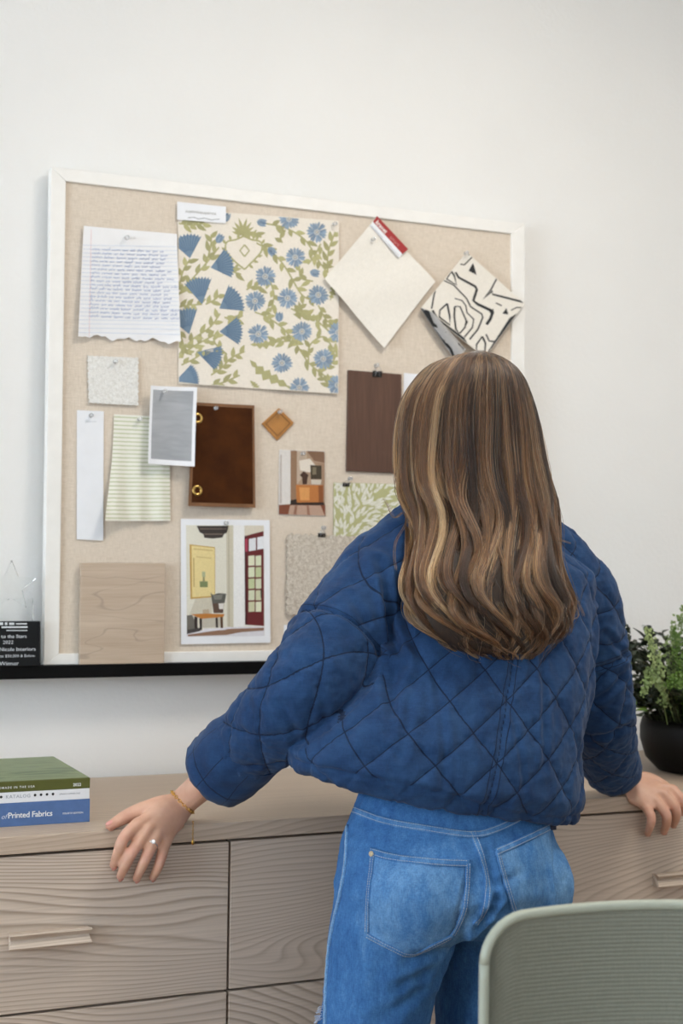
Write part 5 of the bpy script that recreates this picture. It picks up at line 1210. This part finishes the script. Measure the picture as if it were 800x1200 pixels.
LV_ = np.linspace(0, NLV - 1.6, 44)
for L in LV_:
    ph = np.linspace(-PHM, PHM, 48); pts = hair_pt(np.full(48, L), ph, np.full(48, .90)); Rg.append(pts)
inner = [np.array([p * .72 + .28 * np.array([*(r.mean(0)[:2]), 0]) + np.array([0, 0, .28 * 0]) for p in r]) for r in Rg]
full = []
for r in Rg:
    m = r.mean(0); inn = r.copy(); inn[:, :2] = m[:2] + (r[:, :2] - m[:2]) * .80; full.append(np.vstack([r, inn[::-1]]))
for f, r in zip(full, Rg): f[:, 2] = np.repeat(r[0, 2], len(f))
mb.rings(full)
def hair_under():
    t = NT('dark_hair'); f = t.noise(t.coord('Object', (160, 160, 8)), 1, 4)
    return t.done(t.ramp(f, [(.3, lin((24, 16, 11))), (.7, lin((52, 36, 25)))]), .6)
hair = mb.build('hair', hair_under(), person, smooth=True)
NS, NPT, NCL = 18000, 36, 96
hr = np.random.default_rng(21)
cl_phi = np.linspace(-PHM, PHM, NCL) + hr.normal(0, .012, NCL); cl_ph = np.cumsum(hr.normal(0, .9, NCL)); cl_f = hr.uniform(1.7, 2.5, NCL); cl_amp = hr.uniform(.5, 1.4, NCL); cl_end = hr.uniform(.80, 1.0, NCL); cl_tone = np.clip(hr.normal(.40, .26, NCL), 0, 1); cl_rho = hr.uniform(.84, 1.08, NCL); cl_curl = hr.normal(0, 1, NCL)
ci = hr.integers(0, NCL, NS)
dphi = hr.normal(0, .055, NS); phi0 = np.clip(cl_phi[ci] + dphi, -PHM, PHM); lay = hr.beta(4, 1.2, NS); rho0 = .79 + .215 * lay
s = np.linspace(0, 1, NPT)
start = np.where(hr.random(NS) < .45, hr.uniform(.0, .6, NS), hr.uniform(.0, 5.0, NS)); endL = (NLV - 1) * np.clip(cl_end[ci] + hr.normal(0, .035, NS), .72, 1.0)
endL = np.where(np.abs(phi0) > 1.75, np.minimum(endL, hr.uniform(8.5, 12.0, NS)), endL)
P = np.empty((NS, NPT, 3))
for k in range(NPT):
    L = start + (endL - start) * s[k]; g = np.clip((L - 3.5) / 10, 0, 1)
    wave = np.sin(2 * PI * cl_f[ci] * g * 1.15 + cl_ph[ci]) * cl_amp[ci] * np.clip((g - .12) * 1.4, 0, 1)
    wave2 = np.cos(2 * PI * cl_f[ci] * g * 1.15 + cl_ph[ci]) * cl_amp[ci] * np.clip((g - .12) * 1.4, 0, 1)
    a = np.maximum(smooth_interp(HA, L), .03)
    tight = 1 - .62 * np.clip(g * 1.6, 0, 1)                       # locks gather towards their ends
    phi = cl_phi[ci] + (phi0 - cl_phi[ci]) * tight + wave * .024 / a + np.where(g > .72, (g - .72) * cl_curl[ci] * .55, 0)
    rho = rho0 * (1 + (cl_rho[ci] - 1) * np.clip(g * 2, 0, 1)) + wave2 * .10 * lay - np.clip(g - .85, 0, 1) * .5 * hr.random(NS) * .6
    P[:, k] = hair_pt(L, phi, rho)
    sw = np.exp(-((cl_phi[ci] + 1.15) / .55) ** 2) * np.clip((g - .45) / .5, 0, 1) ** 1.5   # the left locks sweep round to the right at their ends
    P[:, k, 0] += sw * .035 * np.sin(np.clip((g - .45) / .55, 0, 1) * PI * 1.3 - .9) ; P[:, k, 2] += hr.normal(0, .0004, NS)
fly = hr.random(NS) < .012; nf = fly.sum()
P[fly] += (np.cumsum(hr.normal(0, .0016, (nf, NPT, 3)), axis=1)) * np.linspace(0, 1, NPT)[None, :, None]
# loose wisps by the left shoulder
wisps = []
for pts in ([(484, 585), (476, 612), (464, 634), (462, 652), (464, 668)], [(494, 612), (488, 630), (482, 650), (480, 668)], [(472, 600), (462, 606), (455, 592), (450, 584)], [(640, 640), (655, 634), (668, 637)], [(664, 690), (674, 700), (682, 716), (684, 722)], [(660, 680), (670, 698), (678, 720), (672, 726)]):
    for r in range(6):
        j = hr.normal(0, 1.0, 2) * .8; w3 = [on_y(px + j[0] + hr.normal(0, .25), py + j[1], -.93 - .05 * (i / len(pts)) if py > 612 else -.875) for i, (px, py) in enumerate(pts)]
        wisps.append(spline(w3, NPT))
P = np.concatenate([P, np.array(wisps)]); NT_ = len(P)
tone = np.concatenate([np.clip(cl_tone[ci] + hr.normal(0, .22, NS), 0, 1), np.full(len(wisps), .45)])
face = np.exp(-((phi0 + 1.35) / .55) ** 2); tone[:NS] = np.clip(tone[:NS] + .30 * face - .16 * np.clip((phi0 - .3) / .6, 0, 1), 0, 1)     # lighter dyed lengths at her left
hc = bpy.data.hair_curves.new('strands'); hc.add_curves([NPT] * NT_)
hc.attributes['position'].data.foreach_set('vector', P.astype(np.float32).ravel())
rad = (.00042 * (1 - .55 * s ** 3))[None, :] * np.concatenate([hr.uniform(.75, 1.3, NS), np.full(len(wisps), .6)])[:, None]
hc.attributes.new('radius', 'FLOAT', 'POINT').data.foreach_set('value', rad.astype(np.float32).ravel())
hc.attributes.new('tone', 'FLOAT', 'CURVE').data.foreach_set('value', tone.astype(np.float32))
lenf = np.tile(s.astype(np.float32), NT_); hc.attributes.new('along', 'FLOAT', 'POINT').data.foreach_set('value', lenf)
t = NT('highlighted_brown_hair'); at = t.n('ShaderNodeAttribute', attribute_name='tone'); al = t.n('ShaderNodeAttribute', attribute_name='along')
cc = t.ramp(at.outputs['Fac'], [(0, lin((24, 14, 8))), (.35, lin((50, 30, 17))), (.62, lin((92, 61, 36))), (.85, lin((154, 112, 72))), (1, lin((204, 164, 118)))])
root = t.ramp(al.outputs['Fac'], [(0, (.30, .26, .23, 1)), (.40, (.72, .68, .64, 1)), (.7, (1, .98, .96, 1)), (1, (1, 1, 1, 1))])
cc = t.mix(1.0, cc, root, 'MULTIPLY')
hb = t.n('ShaderNodeBsdfHairPrincipled'); hb.parametrization = 'COLOR'
t.l(cc, hb.inputs['Color']); hb.inputs['Roughness'].default_value = .32; hb.inputs['Radial Roughness'].default_value = .4; hb.inputs['Random Roughness'].default_value = .2
out = [n for n in t.t.nodes if n.type == 'OUTPUT_MATERIAL'][0]; t.l(hb.outputs[0], out.inputs['Surface'])
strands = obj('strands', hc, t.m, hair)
# ------------------------------------------------------------------ planter at the right end of the dresser
pc = on_z(828, 903, TOPZ); PR = .150
plant = empty('potted_plant', tuple(pc)); tag(plant, 'bushy plant with pale fern sprigs in a black bowl on the dresser', 'plant')
POTM = plain('black_glaze', (6, 6, 6), .5, .08, 30, Specular_IOR_Level=.2)
mb = MB(); mb.lathe([(PR * .55, .0), (PR * .74, .002), (PR * .92, .030), (PR, .070), (PR * 1.0, .098), (PR * .965, .118), (PR * .93, .118), (PR * .94, .098), (PR * .90, .094), (.001, .094)], (0, 0, 0), 48); mb.build('bowl', POTM, plant, smooth=True)
mb = MB(); pr = random.Random(8)
R = []
for r in (.001, .4, .7, .89): R.append([(PR * r * math.cos(2 * PI * j / 28), PR * r * math.sin(2 * PI * j / 28), .097 + .012 * (1 - r) + pr.uniform(-.002, .002)) for j in range(28)])
mb.rings(R, True, False); mb.build('soil', plain('potting_soil', (34, 26, 20), .95, .3, 120), plant)
def leaf_material(name, lo, hi, tr=.25):
    t = NT(name); oi = t.n('ShaderNodeObjectInfo'); f = t.noise(t.coord('Object'), 60, 3); k = t.math('ADD', t.math('MULTIPLY', f, .6), t.math('MULTIPLY', oi.outputs['Random'], .4))
    return t.done(t.ramp(k, [(.25, lin(lo)), (.75, lin(hi))]), .42, None, Subsurface_Weight=.0)
DKL = leaf_material('dark_leaf', (14, 26, 11), (36, 54, 22)); MDL = leaf_material('mid_leaf', (66, 98, 30), (104, 138, 44)); PAL = leaf_material('pale_fern', (112, 136, 76), (164, 180, 120)); STEMM = plain('stem', (60, 66, 34), .6, .1)
def leaf_mesh(L, Wd, fold=.25, bend=.25):
    mb = MB(); n = 6; g = []
    for i in range(n):
        t = i / (n - 1); w = Wd / 2 * max(.04, math.sin(PI * min(1, t * .92 + .06)) ** .7); z = -bend * L * t * t
        g.append([(L * t, -w, z + fold * w), (L * t, -w * .5, z + fold * w * .3), (L * t, 0, z), (L * t, w * .5, z + fold * w * .3), (L * t, w, z + fold * w)])
    mb.rings(g, False, False)
    me = mesh_from(mb); shade_smooth(me); return me
LM = [leaf_mesh(.034, .024), leaf_mesh(.028, .022, .15, .4), leaf_mesh(.040, .021, .35, .15)]
for m in LM: m.name = 'leaf'
for m in LM: m.materials.append(DKL)
LMm = [m.copy() for m in LM]
for m in LMm: m.materials.clear(); m.materials.append(MDL)
def basis(d, roll):
    d = d / np.linalg.norm(d); a = np.cross((0, 0, 1), d); a = a / (np.linalg.norm(a) + 1e-6); b = np.cross(d, a); y = a * math.cos(roll) + b * math.sin(roll); z = np.cross(d, y)
    return Matrix(((d[0], y[0], z[0], 0), (d[1], y[1], z[1], 0), (d[2], y[2], z[2], 0), (0, 0, 0, 1)))
stems = MB(); LT_ = []
for k in range(170):
    az = pr.uniform(0, 2 * PI); rr = PR * .8 * math.sqrt(pr.random()); base = np.array([rr * math.cos(az), rr * math.sin(az), .10]); tilt = pr.uniform(.05, 1.15); hgt = pr.uniform(.03, .235) * (1 - .25 * tilt)
    tip = base + np.array([math.cos(az) * tilt * .15, math.sin(az) * tilt * .15, hgt]); mid = (base + tip) / 2 + np.array([0, 0, .03])
    Q = spline([base, mid, tip], 9); stems.tube(Q, .0013, 5)
    for i in range(2, 9):
        a2 = pr.uniform(0, 2 * PI); d = np.array([math.cos(a2), math.sin(a2), pr.uniform(-.25, .7)]); d += (Q[i] - Q[i - 1]) / np.linalg.norm(Q[i] - Q[i - 1]) * .5
        M = Matrix.Translation(Vector(Q[i])) @ basis(d, pr.uniform(-.6, .6)) @ Matrix.Scale(pr.uniform(.65, 1.15), 4); vis = -np.linalg.norm(Q[i] + pc - CAM) - .004 * max(0, proj(Q[i] + pc)[0] - 800)
        LT_.append((vis + pr.uniform(-.03, .03), M, pr.randrange(3), pr.random() < .08))
LT_.sort(key=lambda q: -q[0])
for v_, M, kk, mid_ in LT_[:290]:
    o = bpy.data.objects.new('leaf', (LMm if mid_ else LM)[kk]); COL.objects.link(o); o.parent = plant; o.matrix_local = M
fo = MB()
for v_, M, kk, mid_ in LT_[290:]: fo.add([tuple(M @ v.co) for v in LM[kk].vertices], [tuple(p.vertices) for p in LM[kk].polygons])
fo.build('foliage', DKL, plant, smooth=True)['kind'] = 'stuff'
stems.build('stems', STEMM, plant, smooth=True)['kind'] = 'stuff'
# pale fern sprigs
def frond(pts, seed, wid=.034, m=PAL, leafs=.0085):
    P = spline(np.array(pts), 26); mb = MB(); fr = random.Random(seed); mb.tube(P, np.linspace(.0011, .0004, 26), 5)
    T = np.gradient(P, axis=0); T /= np.linalg.norm(T, axis=1)[:, None]
    for i in range(4, 26):
        for sg in (-1, 1):
            s = np.cross(T[i], (.25, -.9, .3)); s /= np.linalg.norm(s); w = wid * math.sin(PI * (i / 27) ** .8) * fr.uniform(.7, 1.1); d = s * sg + T[i] * .55; d /= np.linalg.norm(d); Q = [P[i], P[i] + d * w * .6 + np.array([0, 0, -.001]), P[i] + d * w + np.array([0, 0, -.004])]
            mb.tube(Q, .0004, 3)
            for j in range(int(3 + w / .008)):
                q = P[i] + d * w * fr.uniform(.2, 1.05) + np.array([fr.uniform(-.004, .004), fr.uniform(-.006, .006), fr.uniform(-.005, .003)]); a = fr.uniform(0, 2 * PI); n = np.array([fr.uniform(-.5, .3), -.9, fr.uniform(-.2, .7)]); n /= np.linalg.norm(n); e1 = np.cross(n, (0, 0, 1)); e1 /= np.linalg.norm(e1); e2 = np.cross(n, e1); L = leafs * fr.uniform(.6, 1.1)
                mb.add([q + e1 * L * (.5 * math.cos(a + b) * f + .5 * math.cos(a)) + e2 * L * (.5 * math.sin(a + b) * f + .5 * math.sin(a)) + n * (.0008 * math.sin(3 * b)) for b, f in ((PI, 1), (1.6, .8), (.8, 1), (.1, .85), (-.7, 1), (-1.5, .8))], [tuple(range(6))])
    return mb.build('fern_sprig', m, plant)
def PL(px, py, y): return on_y(px, py, y) - pc
yb = pc[1]
frond([PL(795, 840, yb - .03), PL(788, 790, yb - .07), PL(790, 745, yb - .09), PL(806, 706, yb - .10)], 1, .030)
frond([PL(790, 845, yb - .03), PL(776, 800, yb - .09), PL(766, 765, yb - .12), PL(758, 738, yb - .12)], 2, .024)
frond([PL(782, 850, yb - .04), PL(772, 800, yb - .11), PL(762, 790, yb - .13), PL(754, 812, yb - .14)], 3, .018)
frond([PL(800, 840, yb - .03), PL(800, 800, yb - .09), PL(797, 770, yb - .12), PL(790, 740, yb - .12)], 4, .028, MDL)
frond([PL(815, 840, yb - .03), PL(824, 780, yb - .09), PL(826, 740, yb - .11), PL(820, 702, yb - .11)], 5, .030)
frond([PL(810, 845, yb - .05), PL(806, 810, yb - .13), PL(794, 796, yb - .15), PL(784, 803, yb - .15)], 6, .020, MDL)
frond([PL(780, 850, yb - .03), PL(758, 800, yb - .06), PL(740, 760, yb - .08), PL(724, 722, yb - .07)], 7, .016, DKL, .014)

# white pad half hidden behind the right sleeve
pp = on_z(679, 911, TOPZ); mb = MB(); mb.box(0, .17, 0, .12, 0, .011)
pad = mb.build('paper_pad', PAPER, None, bevel=.0006, segs=1); pad.location = (pp[0] - .165, pp[1] + .012, TOPZ); pad.rotation_euler = (0, 0, -.10); tag(pad, 'white pad lying on the dresser behind the right sleeve', 'paper')
mb = MB(); mb.box(.0, .17, 0, .12, -.0, .002); bk_ = mb.build('backing_board', plain('grey_board', (176, 166, 150), .8, .03), pad); bk_.scale = (1.008, 1.01, 1)

# ------------------------------------------------------------------ task chair in front, only the top of its back in the picture
chd = ray(790, 1150); ch0 = CAM + chd * (1.74 / (chd @ CF)); CHY = math.radians(-22)
chair = empty('task_chair', (ch0[0], ch0[1], 0)); chair.rotation_euler = (0, 0, CHY); tag(chair, 'pale sage chair with a finely ribbed curved back, in front of the person', 'chair')
def chair_mesh_mat():
    t = NT('sage_ribbed_mesh'); f = t.noise(t.coord('Object', (700, 700, 60)), 1, 2)
    return t.done(t.ramp(f, [(.3, lin((122, 124, 112))), (.7, lin((136, 138, 125)))]), .7, t.bump(f, .2, .0006))
SAGE = plain('sage_plastic', (168, 174, 160), .5, .02); RIB = chair_mesh_mat()
CW, CHH = .232, .46; CTOP = on_y(790, 1067, ch0[1])[2]; CBOT = CTOP - CHH
CRN = .050
def outline(u):   # top edge: almost straight, rounded corners
    dx = max(0, abs(u) * CW - (CW - CRN)); return -.008 * u * u - (CRN - math.sqrt(max(0, CRN * CRN - dx * dx)))
def back_pt(u, z, d=0.0): return np.array([u * CW, .055 * u * u * -1 + .035 - .02 * ((z - CBOT) / CHH - .5) ** 2 + d, z])
nu_, nz_ = 41, 361; vsf = []; fs = []
for j in range(nz_):
    for i in range(nu_):
        u = -1 + 2 * i / (nu_ - 1); zt = CTOP + outline(u); zb = CBOT + .03 * abs(u) ** 3; z = zb + (zt - zb) * j / (nz_ - 1); vsf.append(back_pt(u * .985, z, .0012 * math.sin(2 * PI * z / .0052)))
mb = MB()
for j in range(nz_ - 1):
    for i in range(nu_ - 1): a = j * nu_ + i; fs.append((a, a + 1, a + 1 + nu_, a + nu_))
mb.add(vsf, fs); mb.build('backrest', RIB, chair, smooth=True)
US = [math.copysign(1 - (CRN / CW) * (1 - math.sin(a)), sg) for sg, an in ((-1, np.linspace(PI / 2, .05, 9)), (1, np.linspace(.05, PI / 2, 9))) for a in an]
US = US[:9] + list(np.linspace(US[8], US[9], 22)[1:-1]) + US[9:]
rimp = [back_pt(u, CTOP + outline(u)) for u in US] + [back_pt(1, z) for z in np.linspace(CTOP - .008 - CRN - .02, CBOT + .04, 14)] + [back_pt(u, CBOT + .03 * abs(u) ** 3) for u in np.linspace(.98, -.98, 21)] + [back_pt(-1, z) for z in np.linspace(CBOT + .04, CTOP - .008 - CRN - .02, 14)]
rimp.append(rimp[0]); Pr = np.array(rimp)
mb = MB(); mb.tube(Pr, .0062, 10); mb.build('back_frame', SAGE, chair, smooth=True)
mb = MB(); mb.rings([ring_at((0, -.22, z), .235 * k, .225 * k, 32, 3.0) for z, k in ((.435, .9), (.44, .97), (.47, 1.0), (.49, .97), (.497, .85))]); mb.build('seat', plain('sage_seat', (150, 154, 140), .8, .03), chair, smooth=True)
mb = MB(); mb.tube(spline([(0, .066, CBOT + .12), (0, .078, CBOT - .02), (0, .03, .44), (0, -.16, .42)], 20), .020, 10); mb.build('back_support', SAGE, chair, smooth=True)
mb = MB(); mb.lathe([(.026, .10), (.026, .26), (.019, .262), (.019, .43)], (0, -.2, 0), 20); mb.build('gas_column', plain('grey_metal', (120, 122, 122), .35, .03, 30, Metallic=.8), chair, smooth=True)
for k in range(5):
    a = 2 * PI * k / 5 + .3; dx, dy = math.cos(a), math.sin(a); mb = MB(); mb.tube([(0, -.2, .105), (dx * .15, -.2 + dy * .15, .095), (dx * .30, -.2 + dy * .30, .078)], np.array([.024, .019, .014]), 10); lg = mb.build('leg', SAGE, chair, smooth=True)
    mb = MB(); c = np.array([dx * .30, -.2 + dy * .30, .029]); sd = np.array([-dy, dx, 0]); e = np.array([dx, dy, 0])
    mb.rings([[c + sd * w + (e * math.cos(2 * PI * j / 18) + np.array([0, 0, 1.0]) * math.sin(2 * PI * j / 18)) * r for j in range(18)] for r, w in ((.02, -.022), (.029, -.018), (.029, .018), (.02, .022))]); mb.build('caster', plain('dark_rubber', (40, 40, 42), .6, .04), lg)
    mb = MB(); mb.tube([(dx * .30, -.2 + dy * .30, .05), (dx * .30, -.2 + dy * .30, .08)], .009, 8); mb.build('caster_stem', SAGE, lg)
